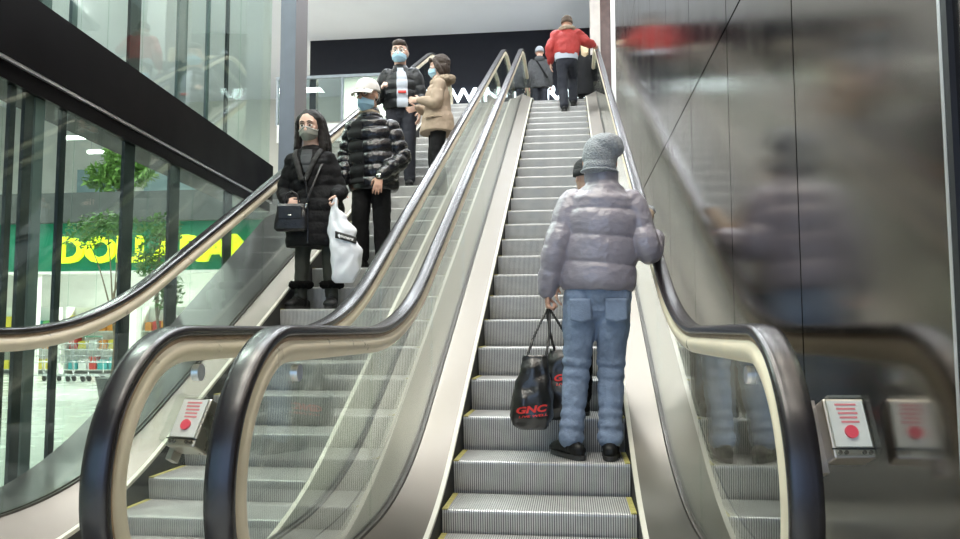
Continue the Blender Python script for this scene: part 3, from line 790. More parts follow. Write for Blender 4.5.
jacket('padded_jacket', F, r, FAB['grey_nylon'], [(.912, .200, .140, 0), (.96, .208, .150, 0), (1.15, .212, .150, 0), (1.32, .222, .150, 0), (1.415, .195, .135, 0), (1.475, .125, .105, 0), (1.53, .090, .094, 0), (1.655, .084, .090, 0)],
       5, .015, [.08, .084, .080, .075, .070, .054], 5, .008, .008, ((.012, .10), (.007, .035)))
mb = MB()
for i in range(2):
    pass
trousers(F, r, FAB['denim'], 1.0, [.100, .095, .080, .073, .066, .068], .008, ((.014, .045),), name='jeans')
for s_ in 'LR': shoe(F, s_, r, FAB['boot_black'], .29, .05, .05)
T = F.HM; mb = MB(); R3 = T.to_3x3().normalized(); k = F.k*F.hs
for c, q in (((0, -.015, .035), (.088, .106, .105)), ((.030, -.03, .080), (.082, .095, .062)), ((.062, -.035, .062), (.055, .075, .045)), ((0, -.030, -.03), (.084, .088, .055))):
    mb.ball(T @ V(c), tuple(x*k for x in q), R3, 28)
o = mb.build('knit_hat', FAB['grey_knit'], r); remesh(o, .007, 3, ((.008, .05),))
mb = MB(); mb.tube([T @ V((.080*math.cos(a), .090*math.sin(a)-.024, -.052+.022*max(0, math.sin(a)))) for a in [2*PI*i/24 for i in range(25)]], [(.010, .018)]*25, 10, up=(0, 0, 1)); mb.build('hat_cuff', FAB['grey_knit'], o)
for sx, cx in ((-1, -.025), (1, .18)):
    def fn(u, v, cx=cx):
        x = lerp(-.062, .062, u); z = lerp(.80, .925, v); z -= .018*(1-abs(2*u-1))*(1-v)
        return V((cx+x, -.110-.010*math.cos(PI*(u-.5)), z))
    p = patch('back_pocket', fn, 10, 8, FAB['denim'], r, .004)

# --- bags
def bag_surface(prof, z):
    j = 0
    while j < len(prof)-2 and z > prof[j+1][0]: j += 1
    a, b = prof[j], prof[j+1]; t = max(0, min(1, (z-a[0])/(b[0]-a[0]))); t = t*t*(3-2*t)
    return lerp(a[1], b[1], t), lerp(a[2], b[2], t), lerp(a[3], b[3], t)
def soft_bag(name, root, prof, mat, p=2.6, wr=.006, n=48, N=36, seed=0):
    rings = []
    for i in range(N+1):
        z = lerp(prof[0][0], prof[-1][0], i/N); w_, d_, cx = bag_surface(prof, z); rg = []
        for q in range(n):
            a = 2*PI*q/n; c, s_ = math.cos(a), math.sin(a)
            x = w_*math.copysign(abs(c)**(2/p), c); y = d_*math.copysign(abs(s_)**(2/p), s_)
            nz = noise.noise(V((x*14+seed, y*14, z*9)))*wr*2+noise.noise(V((x*40+seed, y*40, z*12)))*wr*.7
            rg.append((cx+x*(1+nz/max(.03, w_)), y-abs(nz)*0+nz*(.9 if s_ > 0 else .9), z))
        rings.append(rg)
    mb = MB(); mb.loft(rings); return mb.build(name, mat, root)
def bag_text(name, root, body_, size, mat, prof, cx, cz, width, rot=0, shear=0, bold=.0, p=2.6, off=.004, seed=0, wr=.006):
    me = text_mesh(body_, size, .0, shear, bold)
    bm = bmesh.new(); bm.from_mesh(me); bmesh.ops.triangulate(bm, faces=bm.faces[:])
    bmesh.ops.subdivide_edges(bm, edges=bm.edges[:], cuts=2); bm.to_mesh(me); bm.free()
    xs = [v.co.x for v in me.vertices]; k = width/(max(xs)-min(xs)); m = (max(xs)+min(xs))/2
    for v in me.vertices:
        x = (v.co.x-m)*k; z = v.co.y
        x, z = cx+x*math.cos(rot)-z*math.sin(rot), cz+x*math.sin(rot)+z*math.cos(rot)
        w_, d_, c0 = bag_surface(prof, z); t = min(.999, abs(x-c0)/w_); y = -d_*(1-t**p)**(1/p)
        nz = noise.noise(V(((x-c0)*14+seed, y*14, z*9)))*wr*2+noise.noise(V(((x-c0)*40+seed, y*40, z*12)))*wr*.7
        v.co = V((x, y+min(0, nz*.9)-off, z))
    me.materials.clear(); me.materials.append(mat)
    o = bpy.data.objects.new(name, me); COL.objects.link(o); o.parent = root
    return o
PB0 = [(0, .095, .035, .0), (.025, .135, .06, .0), (.08, .156, .082, .0), (.16, .156, .085, .004), (.26, .128, .068, .012), (.34, .108, .045, .02), (.43, .088, .014, .028)]
def gnc_bag(loc, rz, label, hand, seed, cx, cz, width, k=1.0):
    PB = [(a, b_*k, c_, d_*k) for a, b_, c_, d_ in PB0]
    b = empty('shopping_bag', loc, rz); tag(b, label, 'bag')
    soft_bag('bag_body', b, PB, FAB['black_plastic'], seed=seed, wr=.009)
    bag_text('logo_lettering', b, 'GNC', .052, FAB['red_ink'], PB, cx, cz, width, .10, .25, .0022, seed=seed, wr=.009)
    bag_text('slogan_lettering', b, 'LIVE WELL', .017, FAB['red_ink'], PB, cx+.005, cz-.026, width*.93, .10, .2, .0003, seed=seed, wr=.009)
    inv = b.matrix_basis.inverted() if False else Matrix.Rotation(-rz, 4, 'Z') @ Matrix.Translation(-V(loc))
    h = inv @ V(hand)
    for sy in (-1, 1):
        for sx in (-1, 1):
            mb = MB(); a = V((.028+sx*.055, sy*.014, .42)); P = spline([a, a.lerp(h, .45)+V((sx*.012, 0, 0)), h+V((sx*.008, sy*.006, 0))], 10)
            mb.tube(P, [(.0075, .002)]*11, 8, up=(1, 0, 0)); mb.build('handle', FAB['black_plastic'], b)
    return b
hand = (.045, .59, .455)
gnc_bag((-.052, .50, -.245), .06, 'black plastic bag with whole red lettering, nearest the camera beside the blue jeans', hand, 0, .0, .105, .18, .80)
gnc_bag((.105, .74, -.215), -.05, 'black plastic bag half hidden behind the left leg of the blue jeans', hand, 5, .058, .245, .17)

# --- person mostly hidden in front of the grey jacket
r = person('person', 'person in dark ribbed hat mostly hidden beyond the man in grey', (.345, 1.02, -.2072), 0)
F = Fig(1.66, head=(-.045, .03, 1.545), neck=(-.02, 0, 1.40), elL=(-.225, -.02, 1.07), wrL=(-.262, .03, .845), elR=(.285, .06, 1.12), wrR=(.372, .27, 1.335), handR=((0, 1, .5), (0, .5, -1), (-1, 0, 0), .5), look=(.5, 0, 0), knL=(-.09, .02, .48), knR=(.09, .02, .48))
body(F, r, SKIN2, .008)
jacket('coat', F, r, FAB['beige_cloth'], [(.80, .19, .14, 0), (1.1, .18, .13, 0), (1.3, .19, .125, 0), (1.40, .16, .11, 0), (1.46, .08, .08, 0), (1.50, .07, .075, 0)], 0, 0, [.06, .062, .056, .052, .048, .042], 0, 0, .012)
trousers(F, r, FAB['black_matte'], .95, [.09, .075, .065, .06], .012, folds=False)
for s_ in 'LR': shoe(F, s_, r, FAB['boot_black'], .26, .05, .045)
beanie(F, r, FAB['dark_knit'], rib=.05)
mb = MB(); mb.ball(F.wrR+V((0, .05, .02)), (.05, .075, .04)); o = mb.build('fluffy_mitten', FAB['grey_knit'], r); remesh(o, .008, 1, ((.02, .02),))

# --- man in red at the top
r = person('person', 'man in bright red fur-trimmed jacket at the top of the right escalator', (.12, 9.42, 4.1625), 0)
F = Fig(1.84, pelvis=(.03, .02, 1.0), waist=(.035, .02, 1.13), chest=(.045, .05, 1.33), neck=(.05, .08, 1.55), head=(.05, .14, 1.69), shL=(-.14, .05, 1.45), shR=(.235, .05, 1.45), elL=(-.25, 0, 1.2), wrL=(-.25, .12, .98),
        elR=(.39, .08, 1.31), wrR=(.53, .20, 1.30), hipL=(-.05, .02, .97), hipR=(.12, .02, .97), knL=(-.035, .05, .52), knR=(.14, .30, .74), anL=(-.01, -.08, .09), anR=(.15, .30, .30), toeR=(.1, 1, 0), toeL=(-.1, 1, 0),
        handR=((.3, 1, .2), (0, .2, -1), (-1, 0, 0), .5))
body(F, r, SKIN, .009)
o, PR = jacket('red_jacket', F, r, FAB['red_cloth'], [(1.0, .205, .15, 0), (1.1, .225, .165, 0), (1.3, .235, .165, 0), (1.40, .19, .14, 0), (1.46, .11, .10, 0), (1.50, .09, .09, 0)], 0, 0, [.085, .095, .09, .085, .075, .055], 3, .012, .014, ((.035, .10),))
mb = MB(); torso(mb, F, [(.93, .195, .14, 0), (1.03, .205, .15, 0)], 0, 0); mb.build('shirt_hem', FAB['white_shirt'], r)
mb = MB(); c = F.neck+V((0, -.03, -.01)); mb.tube([c+V((math.cos(a)*.125, math.sin(a)*.10, -.02*math.sin(a))) for a in [2*PI*i/20 for i in range(21)]], [.042]*21, 12); o = mb.build('fur_trim', FAB['fur_beige'], r); remesh(o, .012, 1, ((.03, .03),))
trousers(F, r, FAB['dark_trousers'], 1.0, [.105, .09, .08, .075], .014, ((.02, .07),), folds=False)
for s_ in 'LR': shoe(F, s_, r, FAB['boot_black'], .27, .06, .052) if s_ == 'L' else None
Fz = V((0, 0, .2073))
F2 = Fig(1.84, anR=(.15, .30, .0927), toeR=(.1, 1, 0)); o = shoe(F2, 'R', r, FAB['boot_black'], .27, .06, .052); o.location = (0, 0, .2073)
beanie(F, r, FAB['brown_cap'], low=.0, name='brown_hat')

# --- people on the upper landing
r = person('person', 'person in dark grey hooded jacket walking away on the upper landing', (-.44, 12.6, LD), 0)
F = Fig(1.74); body(F, r, SKIN, .012)
jacket('hooded_jacket', F, r, FAB['grey_wool'], [(.80, .20, .14, 0), (1.1, .20, .14, 0), (1.3, .205, .14, 0), (1.40, .16, .12, 0), (1.46, .11, .11, 0), (1.51, .08, .08, 0)], 0, 0, [.07, .075, .07, .065, .06, .05], 0, 0, .015, ((.03, .08),))
mb = MB(); mb.ball((0, -.10, 1.44), (.11, .06, .075)); mb.build('hood', FAB['grey_wool'], r)
mb = MB(); mb.tube(spline([(-.10, -.10, 1.46), (.02, -.155, 1.25), (.17, -.13, 1.0)], 12), [(.02, .006)]*13, 8, up=(1, 0, 0)); mb.build('bag_strap', FAB['black_matte'], r)
trousers(F, r, FAB['dark_trousers'], .95, [.09, .08, .07, .065], .015, folds=False)
for s_ in 'LR': shoe(F, s_, r, FAB['boot_black'], .26, .05, .045)
beanie(F, r, FAB['grey_knit'])
r = person('person', 'fair-haired person in black coat half hidden right of the red jacket', (.54, 12.15, LD), 0)
F = Fig(1.62); body(F, r, SKIN2, .012)
jacket('long_coat', F, r, FAB['black_matte'], [(.50, .21, .16, 0), (.9, .19, .14, 0), (1.3, .19, .13, 0), (1.40, .15, .11, 0), (1.46, .08, .08, 0)], 0, 0, [.06, .065, .06, .055, .05, .045], 0, 0, .015)
trousers(F, r, FAB['black_matte'], .9, [.08, .07, .06, .055], .015, folds=False)
for s_ in 'LR': shoe(F, s_, r, FAB['boot_black'], .25, .05, .045)
def hb_(mb, T, k): mb.tube([T @ V((0, -.06, -.02)), T @ V((0, -.075, -.16)), T @ V((0, -.08, -.22))], [.085*k, .08*k, .05*k])
hair_cap(F, r, FAB['hair_blond'], extra=hb_, vox=.012)

# --- woman in the black parka
r = person('person', 'long-haired woman in black parka and grey face mask on the left escalator', (-2.04, 2.50, .5172), PI)
F = Fig(1.79, pelvis=(.01, 0, .97), waist=(.035, 0, 1.10), chest=(.06, .0, 1.28), neck=(.072, -.01, 1.455), head=(.078, .03, 1.622), shR=(.225, 0, 1.325), shL=(-.085, 0, 1.325),
        elR=(.315, -.01, 1.05), wrR=(.235, .15, .93), elL=(-.195, -.02, 1.05), wrL=(-.222, .16, .98), hipR=(.10, 0, .93), hipL=(-.085, 0, .93), knR=(.122, .02, .50), knL=(-.118, .02, .50), anR=(.135, .02, .09), anL=(-.145, .02, .09),
        toeR=(.25, 1, 0), toeL=(-.2, 1, 0), handR=((-.9, .3, -.25), (0, -1, -.2), (0, 0, 1), .5), handL=((0, .25, -1), (1, 0, 0), (0, 1, 0), 1.3), look=(.04, -.20, .03), width=.92, hs=1.16)
body(F, r, SKIN2, .006); face(F, r)
o, PR = jacket('parka', F, r, FAB['black_matte'], [(.53, .255, .185, .01), (.62, .262, .19, .01), (.85, .245, .175, .01), (1.05, .205, .15, 0), (1.22, .205, .15, 0), (1.30, .180, .13, 0), (1.37, .115, .10, 0), (1.42, .085, .08, 0)], 9, .012, [.07, .076, .072, .066, .062, .048], 7, .008, .009, ((.02, .08),))
front_patch('knit_top', PR, 1.18, 1.40, lambda v: -4-16*v, lambda v: 4+16*v, .016, FAB['charcoal'], r)
mb = MB()
for sx in (-1, 1):
    mb.tube(spline([(.072+sx*.02, .175, 1.12), (.072+sx*.06, .155, 1.24), (.072+sx*.105, .105, 1.36), (.072+sx*.10, .0, 1.43), (.072, -.09, 1.44)], 30), [(.026, .016)]*31, 12)
o = mb.build('collar', FAB['collar_grey'], r); remesh(o, .008, 2, ((.008, .04),))
for x in (-.012,):
    mb = MB(); mb.tube(spline([(.05, .196, 1.13), (.025, .205, .95), (.015, .215, .75), (.01, .225, .56)], 20), [(.010, .004)]*21, 8, up=(1, 0, 0)); mb.build('zip_flap', FAB['black_nylon'], r)
trousers(F, r, FAB['olive_tights'], .85, [.09, .082, .066, .062, .055], .008, folds=False, hem=.03, name='tights')
for s_ in 'LR': shoe(F, s_, r, FAB['boot_black'], .29, .12, .056, fur=FAB['fur_black'])
def hw_(mb, T, k):
    for sx in (-1, 1):
        for q in range(3):
            P = spline([T @ V((sx*(.018+.012*q), -.005-.03*q, .118)), T @ V((sx*(.074+.004*q), -.005-.03*q, .055)), T @ V((sx*(.086+.008*q), -.005-.03*q, -.05)), T @ V((sx*(.098+.012*q), .03-.045*q, -.16)), T @ V((sx*(.13 if sx > 0 else .10)+sx*.014*q, .055-.05*q, -.27-(.05 if sx > 0 else 0)))], 24)
            mb.tube(P, [(.017+.012*math.sin(i/24*PI))*k*(1 if i < 18 else 1-(i-18)/9) for i in range(25)], 12)
hair_cap(F, r, FAB['hair_dark'], extra=hw_, vol=.006, low=-.05)
face_mask(F, r, FAB['mask_grey'], 0, FAB['mask_white'])

hbx = empty('handbag', (-2.195, 2.27, 1.18), PI+.12); tag(hbx, 'black crossbody bag hanging in front of the long-haired woman', 'bag')
PH = [(0, .125, .035, 0), (.02, .140, .05, 0), (.12, .135, .055, 0), (.20, .120, .04, 0), (.235, .11, .025, 0)]
soft_bag('bag_body', hbx, PH, FAB['bag_leather'], p=4, wr=.004)
mb = MB(); mb.box((-.10, .045, .10), (.10, .058, .215)); o = flat('front_flap', mb, FAB['bag_leather'], hbx); bv = o.modifiers.new('b', 'BEVEL'); bv.width = .01; bv.segments = 3
mb = MB(); mb.tube([(-.012, .06, .13), (.012, .06, .13)], [.006, .006], 8); mb.build('clasp', FAB['watch_metal'], hbx)
for sx in (-1, 1):
    mb = MB(); P = spline([(sx*.06, 0, .22), (sx*.05, .0, .31), (0, 0, .345)], 12); mb.tube(P, [(.007, .005)]*13, 8); mb.build('handle', FAB['bag_leather'], hbx)
mb = MB(); P = spline([(-.118, .0, .21), (-.15, .02, .30), (-.205, -.02, .47), (-.245, -.10, .62), (-.27, -.22, .70)], 24); mb.tube(P, [(.009, .003)]*25, 8, up=(1, 0, 0)); mb.build('shoulder_strap', FAB['bag_leather'], hbx)
mb = MB(); mb.tube([(-.118, 0, .20), (-.13, .005, .235)], [.011, .011], 10); mb.build('strap_ring', FAB['watch_metal'], hbx)

wb = empty('shopping_bag', (-1.735, 2.30, .735), 0); tag(wb, 'white plastic bag with a black printed band held by the long-haired woman', 'bag')
PW = [(0, .085, .04, .0), (.03, .115, .06, .0), (.12, .125, .075, .02), (.26, .135, .08, .015), (.42, .115, .065, -.02), (.56, .075, .04, -.06), (.66, .035, .02, -.078), (.73, .018, .012, -.078)]
soft_bag('bag_body', wb, PW, FAB['white_plastic'], p=2.3, wr=.014, seed=3)
def band(u, v):
    x = lerp(-.055, .12, u); z = lerp(.375, .435, v)-.05*u
    w_, d_, c0 = bag_surface(PW, z); t = min(.97, abs(x-c0)/w_); return V((x, -d_*(1-t**2.3)**(1/2.3)-.016, z))
patch('black_band', band, 14, 5, FAB['black_ink'], wb, .001)
bag_text('band_lettering', wb, 'winners', .036, FAB['white_ink'], PW, .03, .370, .135, -.28, 0, .0008, p=2.3, off=.019, seed=3, wr=.0)

# --- man in the white cap
r = person('person', 'man in white cap, glasses, blue mask and shiny black padded jacket', (-1.76, 3.30, .9317), PI)
F = Fig(1.86, pelvis=(-.02, 0, 1.0), waist=(-.01, 0, 1.13), chest=(.01, 0, 1.32), neck=(.035, -.01, 1.545), head=(.042, .04, 1.725), shR=(.185, 0, 1.40), shL=(-.185, 0, 1.38), elR=(.27, -.02, 1.12), wrR=(.26, .08, .86),
        elL=(-.30, .0, 1.09), wrL=(-.135, .23, .87), hipR=(.085, 0, .96), hipL=(-.085, 0, .96), handL=((.12, .25, -1), (.1, -1, -.2), (1, .1, 0), .25), look=(-.32, -.16, .0), hs=1.22)
body(F, r, SKIN, .006); face(F, r)
o, PR = jacket('padded_jacket', F, r, FAB['black_nylon'], [(.72, .225, .155, 0), (.78, .232, .165, 0), (1.0, .232, .165, 0), (1.25, .232, .16, 0), (1.345, .195, .14, 0), (1.41, .13, .11, 0), (1.46, .09, .095, 0), (1.52, .088, .092, 0)], 7, .024, [.085, .092, .09, .082, .075, .052], 8, .018, .008, ((.010, .05),), smooth=2)
front_patch('front_panel', PR, .82, 1.50, 12, 58, .004, FAB['black_matte'], r)
mb = MB(); c = F.neck+V((0, 0, .0)); mb.tube([c+V((math.cos(a)*.090, math.sin(a)*.088+.01, .012*math.sin(a*1))) for a in [2*PI*i/20 for i in range(21)]], [.022]*21, 10); o = mb.build('collar_lining', FAB['fur_beige'], r); remesh(o, .008, 1, ((.01, .02),))
trousers(F, r, FAB['black_matte'], 1.0, [.105, .09, .078, .07], .009, folds=False)
for s_ in 'LR': shoe(F, s_, r, FAB['boot_black'], .29, .06, .05)
T = F.HM
face_mask(F, r, FAB['mask_blue'], .016)
hair_cap(F, r, FAB['hair_dark'], vol=-.001, low=-.02)
def cap_hat(F, root, mat):
    T = F.HM; rings = []
    for j in range(15):
        a = j/14*PI/2*.98; rr = math.cos(a)**.6
        rings.append([T @ V((.090*rr*math.cos(b), .108*rr*math.sin(b)-.012, .028+.102*math.sin(a)+.006*math.sin(b))) for b in [2*PI*i/36 for i in range(36)]])
    mb = MB(); mb.loft(rings); o = mb.build('cap', mat, root)
    def fn(u, v):
        a = lerp(-1.1, 1.1, u); L = lerp(0, .080, v)*math.cos(a*.95)**.8
        return T @ V(((.088+L*.15)*math.sin(a), (.098)*math.cos(a)-.012+L, .036-.03*v*v-.012*math.sin(a)**2))
    patch('brim', fn, 20, 8, mat, o, .006)
    mb = MB(); mb.ball(T @ V((0, -.012, .131)), (.008, .008, .005)); mb.build('cap_button', mat, o)
cap_hat(F, r, FAB['white_cap'])
def glasses(F, root, mat):
    T = F.HM; g = None
    mb = MB()
    for sx in (-1, 1):
        c = V((sx*.034, .098, .004)); mb.tube([T @ (c+V((math.cos(a)*.026, -abs(math.cos(a))*.004, math.sin(a)*.021))) for a in [2*PI*i/20 for i in range(21)]], [.0034]*21, 6)
        mb.tube([T @ V((sx*.060, .093, .01)), T @ V((sx*.082, .05, .012)), T @ V((sx*.084, -.02, .008))], [.002]*3, 6)
    mb.tube([T @ V((-.009, .100, .008)), T @ V((0, .103, .011)), T @ V((.009, .100, .008))], [.002]*3, 6)
    mb.build('glasses', mat, root)
glasses(F, r, FAB['hair_brown'])
mb = MB(); c = F.wrL+V((.0, .0, -.005)); d = (F.wrL-F.elL).normalized(); u = d.cross(V((1, 0, 0))).normalized(); v_ = d.cross(u)
mb.tube([c+u*.034*math.cos(a)+v_*.034*math.sin(a) for a in [2*PI*i/18 for i in range(19)]], [(.005, .010)]*19, 8); mb.ball(c+V((0, .036, .005)), (.022, .008, .022)); mb.build('wristwatch', FAB['watch_metal'], r)

# --- man in the open dark jacket
r = person('person', 'short-haired man with blue mask and white shirt, highest of the masked group', (-2.0, 5.67, 2.1733), PI)
F = Fig(1.94, pelvis=(.0, 0, 1.04), neck=(.02, -.01, 1.60), head=(.02, .03, 1.80), shR=(.20, 0, 1.50), shL=(-.175, 0, 1.50), elR=(.315, .03, 1.20), wrR=(.215, .27, 1.24), handR=((-.55, .45, .55), (-.6, -.5, -.3), (0, 0, 1), 1.5),
        elL=(-.26, 0, 1.2), wrL=(-.27, .15, .97), look=(.05, -.12, 0), hs=1.22)
body(F, r, SKIN2, .007); face(F, r)
o, PR = jacket('padded_jacket', F, r, FAB['matte_puffer'], [(.93, .205, .15, 0), (1.0, .215, .155, 0), (1.25, .22, .155, 0), (1.34, .19, .135, 0), (1.40, .125, .11, 0), (1.45, .085, .09, 0), (1.49, .08, .085, 0)], 5, .018, [.085, .088, .085, .078, .072, .055], 5, .014, .011, ((.012, .06),))
o2, fn = front_patch('shirt', PR, 1.03, 1.57, lambda v: -30+6*v, lambda v: 4+2*v, .015, FAB['white_shirt'], r)
def fn2(u, v): return fn(lerp(.15, .85, u), lerp(.33, .40, v))+V((0, .004, 0))
def fn3(u, v):
    p = fn2(u, v); return p+V((0, .008, 0))
patch('shirt_print', fn3, 8, 3, FAB['red_ink'], o2, .002)
trousers(F, r, FAB['dark_trousers'], .95, [.10, .085, .075, .068], .012, folds=False)
for s_ in 'LR': shoe(F, s_, r, FAB['boot_black'], .29, .06, .05)
face_mask(F, r, FAB['mask_blue'], 0); glasses(F, r, FAB['watch_metal'])
def hq_(mb, T, k): mb.ball(T @ V((0, .015, .085)), (.07*k, .075*k, .045*k), T.to_3x3().normalized())
hair_cap(F, r, FAB['hair_brown'], extra=hq_, vol=.002, low=.0)

# --- woman in the beige coat
r = person('person', 'dark-haired woman in fur-hooded beige coat turned towards the short-haired man', (-1.445, 5.27, 1.966), 1.85)
F = Fig(1.77, neck=(.0, -.01, 1.50), head=(.01, -.01, 1.665), shL=(-.16, .0, 1.39), shR=(.16, 0, 1.39), elL=(-.235, .05, 1.14), wrL=(-.10, .235, 1.20), elR=(.22, .05, 1.12), wrR=(.06, .25, 1.15),
        handL=((.35, .9, .1), (.9, -.2, 0), (0, 0, 1), .3), handR=((-.1, 1, -.35), (-1, 0, 0), (0, 0, 1), .35), look=(-.28, -.12, 0), hs=1.2, width=.92)
body(F, r, SKIN2, .007); face(F, r)
o, PR = jacket('coat', F, r, FAB['beige_cloth'], [(.80, .245, .225, 0), (.95, .235, .205, 0), (1.12, .195, .16, 0), (1.28, .205, .155, 0), (1.35, .175, .135, 0), (1.41, .11, .105, 0), (1.46, .09, .09, 0)], 0, 0, [.075, .082, .078, .07, .062, .048], 3, .006, .011, ((.02, .09),))
mb = MB(); c = F.neck+V((0, -.05, -.02)); mb.tube([c+V((math.cos(a)*.135, math.sin(a)*.12, -.03*math.sin(a))) for a in [2*PI*i/20 for i in range(21)]], [.045]*21, 12); o = mb.build('fur_trim', FAB['fur_beige'], r); remesh(o, .010, 1, ((.03, .03),))
mb = MB(); mb.tube(spline([(-.235, -.02, .97), (-.225, .1, .965), (-.17, .17, .96)], 8), [(.006, .016)]*9, 8, up=(0, 0, 1)); mb.build('pocket_flap', FAB['beige_cloth'], r)
trousers(F, r, FAB['black_matte'], .95, [.10, .09, .085, .08], .012, folds=False)
for s_ in 'LR': shoe(F, s_, r, FAB['boot_black'], .26, .06, .047)
face_mask(F, r, FAB['mask_blue'], 0)
def hy_(mb, T, k):
    mb.ball(T @ V((0, -.045, -.02)), (.092*k, .075*k, .085*k), T.to_3x3().normalized())
    for sx in (-1, 1): mb.tube([T @ V((sx*.07, .03, .06)), T @ V((sx*.085, .0, -.01)), T @ V((sx*.075, -.03, -.085))], [.02*k, .03*k, .028*k], 12)
    mb.tube([T @ V((-.05, .07, .075)), T @ V((.05, .07, .075))], [.022*k, .022*k], 12)
hair_cap(F, r, FAB['hair_brown'], extra=hy_, vol=.01)

# ------------------------------------------------------------------ things beyond the glazing
LEAF = mk('leaf_green', (.10, .22, .045), .5, var=.5, vscale=8)
LEAF2 = mk('leaf_bright', (.22, .40, .10), .5, var=.4, vscale=8)
BARK = mk('bark', (.22, .17, .12), .9, var=.3, vscale=30)
POT = mk('planter_grey', (.14, .14, .14), .6)
def tree(name, loc, label, hgt, clusters, leaf, n=900, size=.055, trunk=.03, pot=True):
    t = empty(name, loc); tag(t, label, 'tree')
    rnd = random.Random(hash(label) % 1000 if False else len(label))
    top = V((.05, 0, hgt*.62))
    mb = MB(); mb.tube(spline([(0, 0, .1), (.03, .02, hgt*.3), (-.03, 0, hgt*.5), top], 14), [trunk*(1-i/28) for i in range(15)], 10); tr = mb.build('trunk', BARK, t)
    for i, (c, r_) in enumerate(clusters):
        mb = MB(); mb.tube(spline([(.0, 0, hgt*.42), (V(c)*.5+V((0, 0, hgt*.25))), c], 8), [trunk*.5*(1-i_/12) for i_ in range(9)], 8); mb.build('branch', BARK, t)
    mb = MB()
    for q in range(n):
        c, r_ = clusters[q % len(clusters)]; d = V((rnd.gauss(0, 1), rnd.gauss(0, 1), rnd.gauss(0, 1))).normalized()*(rnd.random()**.5)
        p = V(c)+V((d.x*r_[0], d.y*r_[1], d.z*r_[2])); u = V((rnd.gauss(0, 1), rnd.gauss(0, 1), rnd.gauss(0, .6))).normalized(); w_ = u.cross(V((rnd.random(), rnd.random(), 1))).normalized()
        L = size*(.7+.6*rnd.random())
        mb.add([p-u*L, p+w_*L*.36+V((0, 0, .006)), p+u*L, p-w_*L*.36+V((0, 0, .006))], [(0, 1, 2, 3)])
    mb.build('foliage', leaf, t, smooth=False)
    if pot:
        mb = MB(); mb.tube([(0, 0, 0), (0, 0, .16), (0, 0, .32), (0, 0, .34), (0, 0, .30)], [.17, .2, .23, .25, .20], 24, round_caps=False); mb.build('pot', POT, t, angle=40)
tree('indoor_tree', (-7.40, 8.0, FL), 'slim indoor tree with a bare trunk in front of the yellow shop lettering', 3.1, [((-.55, 0, 2.75), (.5, .4, .26)), ((.05, 0, 2.85), (.4, .4, .25)), ((-.3, .2, 2.95), (.5, .4, .22))], LEAF, 1100)
tree('indoor_tree', (-6.45, 7.7, FL), 'indoor tree with low hanging foliage beside the dark mullion', 3.1, [((0, 0, 2.75), (.38, .35, .28)), ((-.15, 0, 2.25), (.28, .3, .35)), ((.12, .1, 1.75), (.25, .25, .35))], LEAF, 1300)
tree('indoor_tree', (-11.3, 14.3, 3.006), 'bright green leafy plant above the dark grey parapet', 1.9, [((-.35, 0, 1.3), (.65, .4, .45)), ((.35, 0, 1.4), (.6, .4, .45)), ((.0, 0, 1.85), (.5, .4, .35))], LEAF2, 1700, .12)
# shopping carts
WIRE = mk('cart_wire', (.55, .56, .58), .3, .8)
def cart(loc, rz):
    c = empty('shopping_cart', loc, rz)
    mb = MB(); 
    def bar(a, b, r_=.006): mb.tube([a, b], [r_, r_], 6)
    zs = (.42, .56, .70, .84)
    for z in zs:
        k = (z-.42)/.42; x = .20+.06*k; y0 = -.30-.10*k; y1 = .36+.03*k
        for a, b in (((-x, y0, z), (x, y0, z)), ((x, y0, z), (x, y1, z)), ((x, y1, z), (-x, y1, z)), ((-x, y1, z), (-x, y0, z))): bar(a, b)
    for i in range(7):
        t = i/6; y = lerp(-.30, .36, t); y2 = lerp(-.40, .39, t)
        for sx in (-1, 1): bar((sx*.20, y, .42), (sx*.26, y2, .84), .004)
        bar((-.20, y, .42), (.20, y, .42), .004)
        x = lerp(-.20, .20, t); bar((x, -.30, .42), (x*1.3, -.40, .84), .004)
    mb.build('basket', WIRE, c)
    mb = MB()
    for sx in (-1, 1):
        mb.tube([(sx*.24, .46, .98), (sx*.23, .42, .80), (sx*.22, .36, .14), (sx*.20, -.36, .12)], [.011]*4, 8)
    mb.build('frame', WIRE, c)
    mb = MB(); mb.tube([(-.25, .47, .99), (.25, .47, .99)], [.016, .016], 10); mb.build('push_bar', M['green'], c)
    for sx in (-1, 1):
        for y in (-.34, .34):
            mb = MB(); mb.tube([(sx*.20-.012, y, .06), (sx*.20+.012, y, .06)], [.06, .06], 16, round_caps=False); mb.build('wheel', FAB['sole_black'], c, angle=40)
    return c
c0 = cart((-11.55, 12.2, FL), PI/2-.2)
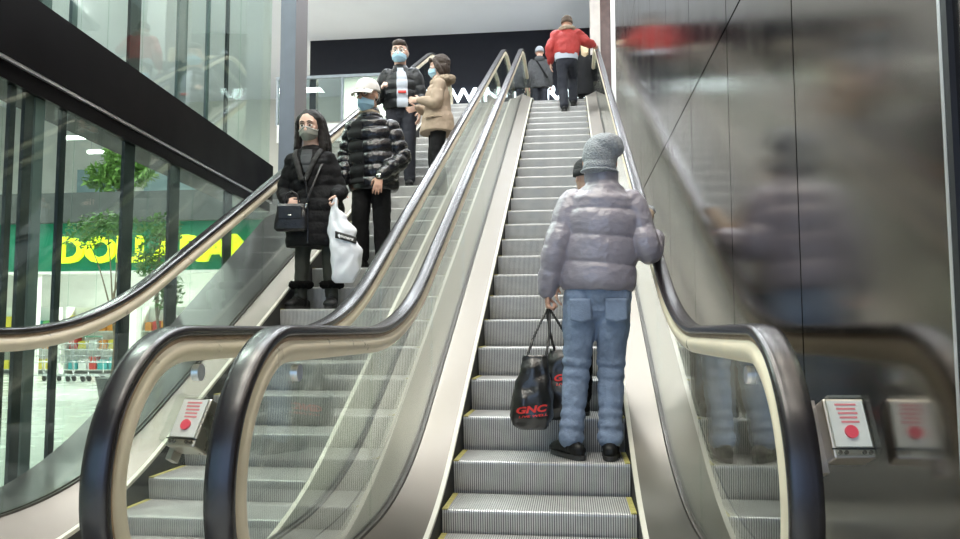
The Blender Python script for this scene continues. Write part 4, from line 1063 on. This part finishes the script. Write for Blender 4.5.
for i in range(5):
    c = c0 if i == 0 else copy_tree(c0)
    c.location = (-11.55+.36*i, 12.2, FL)
    tag(c, 'wire shopping cart nested in the row outside the shop, %s' % ['at its left end', 'second from the left', 'in the middle', 'fourth from the left', 'at its right end'][i], 'shopping cart', 'shopping carts outside the shop')
# display shelves and packets in the shop
PC = {n_: mk(n_+'_packet', c_, .5) for n_, c_ in (('yellow', (.75, .62, .05)), ('red', (.65, .06, .05)), ('orange', (.80, .30, .04)), ('teal', (.05, .40, .42)), ('white', (.8, .8, .8)), ('pink', (.75, .30, .42)), ('green', (.15, .50, .15)))}
rnd = random.Random(4); names = list(PC)
for q, (x0, wh) in enumerate(((-14.2, 'left'), (-12.1, 'middle'), (-10.0, 'right'))):
    d = empty('display_shelf', (x0, 14.9, FL)); tag(d, 'white display shelf inside the ground floor shop, %s of three' % wh, 'shelf', 'display shelves in the shop')
    for sx in (-.85, .85): flat('side_panel', (lambda m: (m.box((sx-.02, -.2, 0), (sx+.02, .2, 1.75)), m)[1])(MB()), M['white'], d)
    flat('back_panel', (lambda m: (m.box((-.85, .16, 0), (.85, .2, 1.75)), m)[1])(MB()), M['white'], d)
    for z in (.12, .62, 1.12): flat('shelf_board', (lambda m: (m.box((-.83, -.2, z-.02), (.83, .16, z)), m)[1])(MB()), M['white'], d)
    for z, lv in ((.12, 'bottom'), (.62, 'middle'), (1.12, 'top')):
        x = -.78; kk = 0
        while x < .66:
            w_ = .14+.12*rnd.random(); h_ = .22+.2*rnd.random(); cn = rnd.choice(names)
            mb = MB(); mb.box((-w_/2, -.12, 0), (w_/2, .10, h_*.93)); mb.box((-w_/2+.01, -.06, h_*.93), (w_/2-.01, .04, h_)); o = flat('packet', mb, PC[cn])
            o.location = (x0+x+w_/2, 14.9, FL+z); tag(o, '%s packet, %s from the left on the %s board of the %s display shelf' % (cn, ['first', 'second', 'third', 'fourth', 'fifth', 'sixth', 'seventh', 'eighth', 'ninth'][kk], lv, wh), 'packet', 'packets on the shop shelves'); x += w_+.05; kk += 1
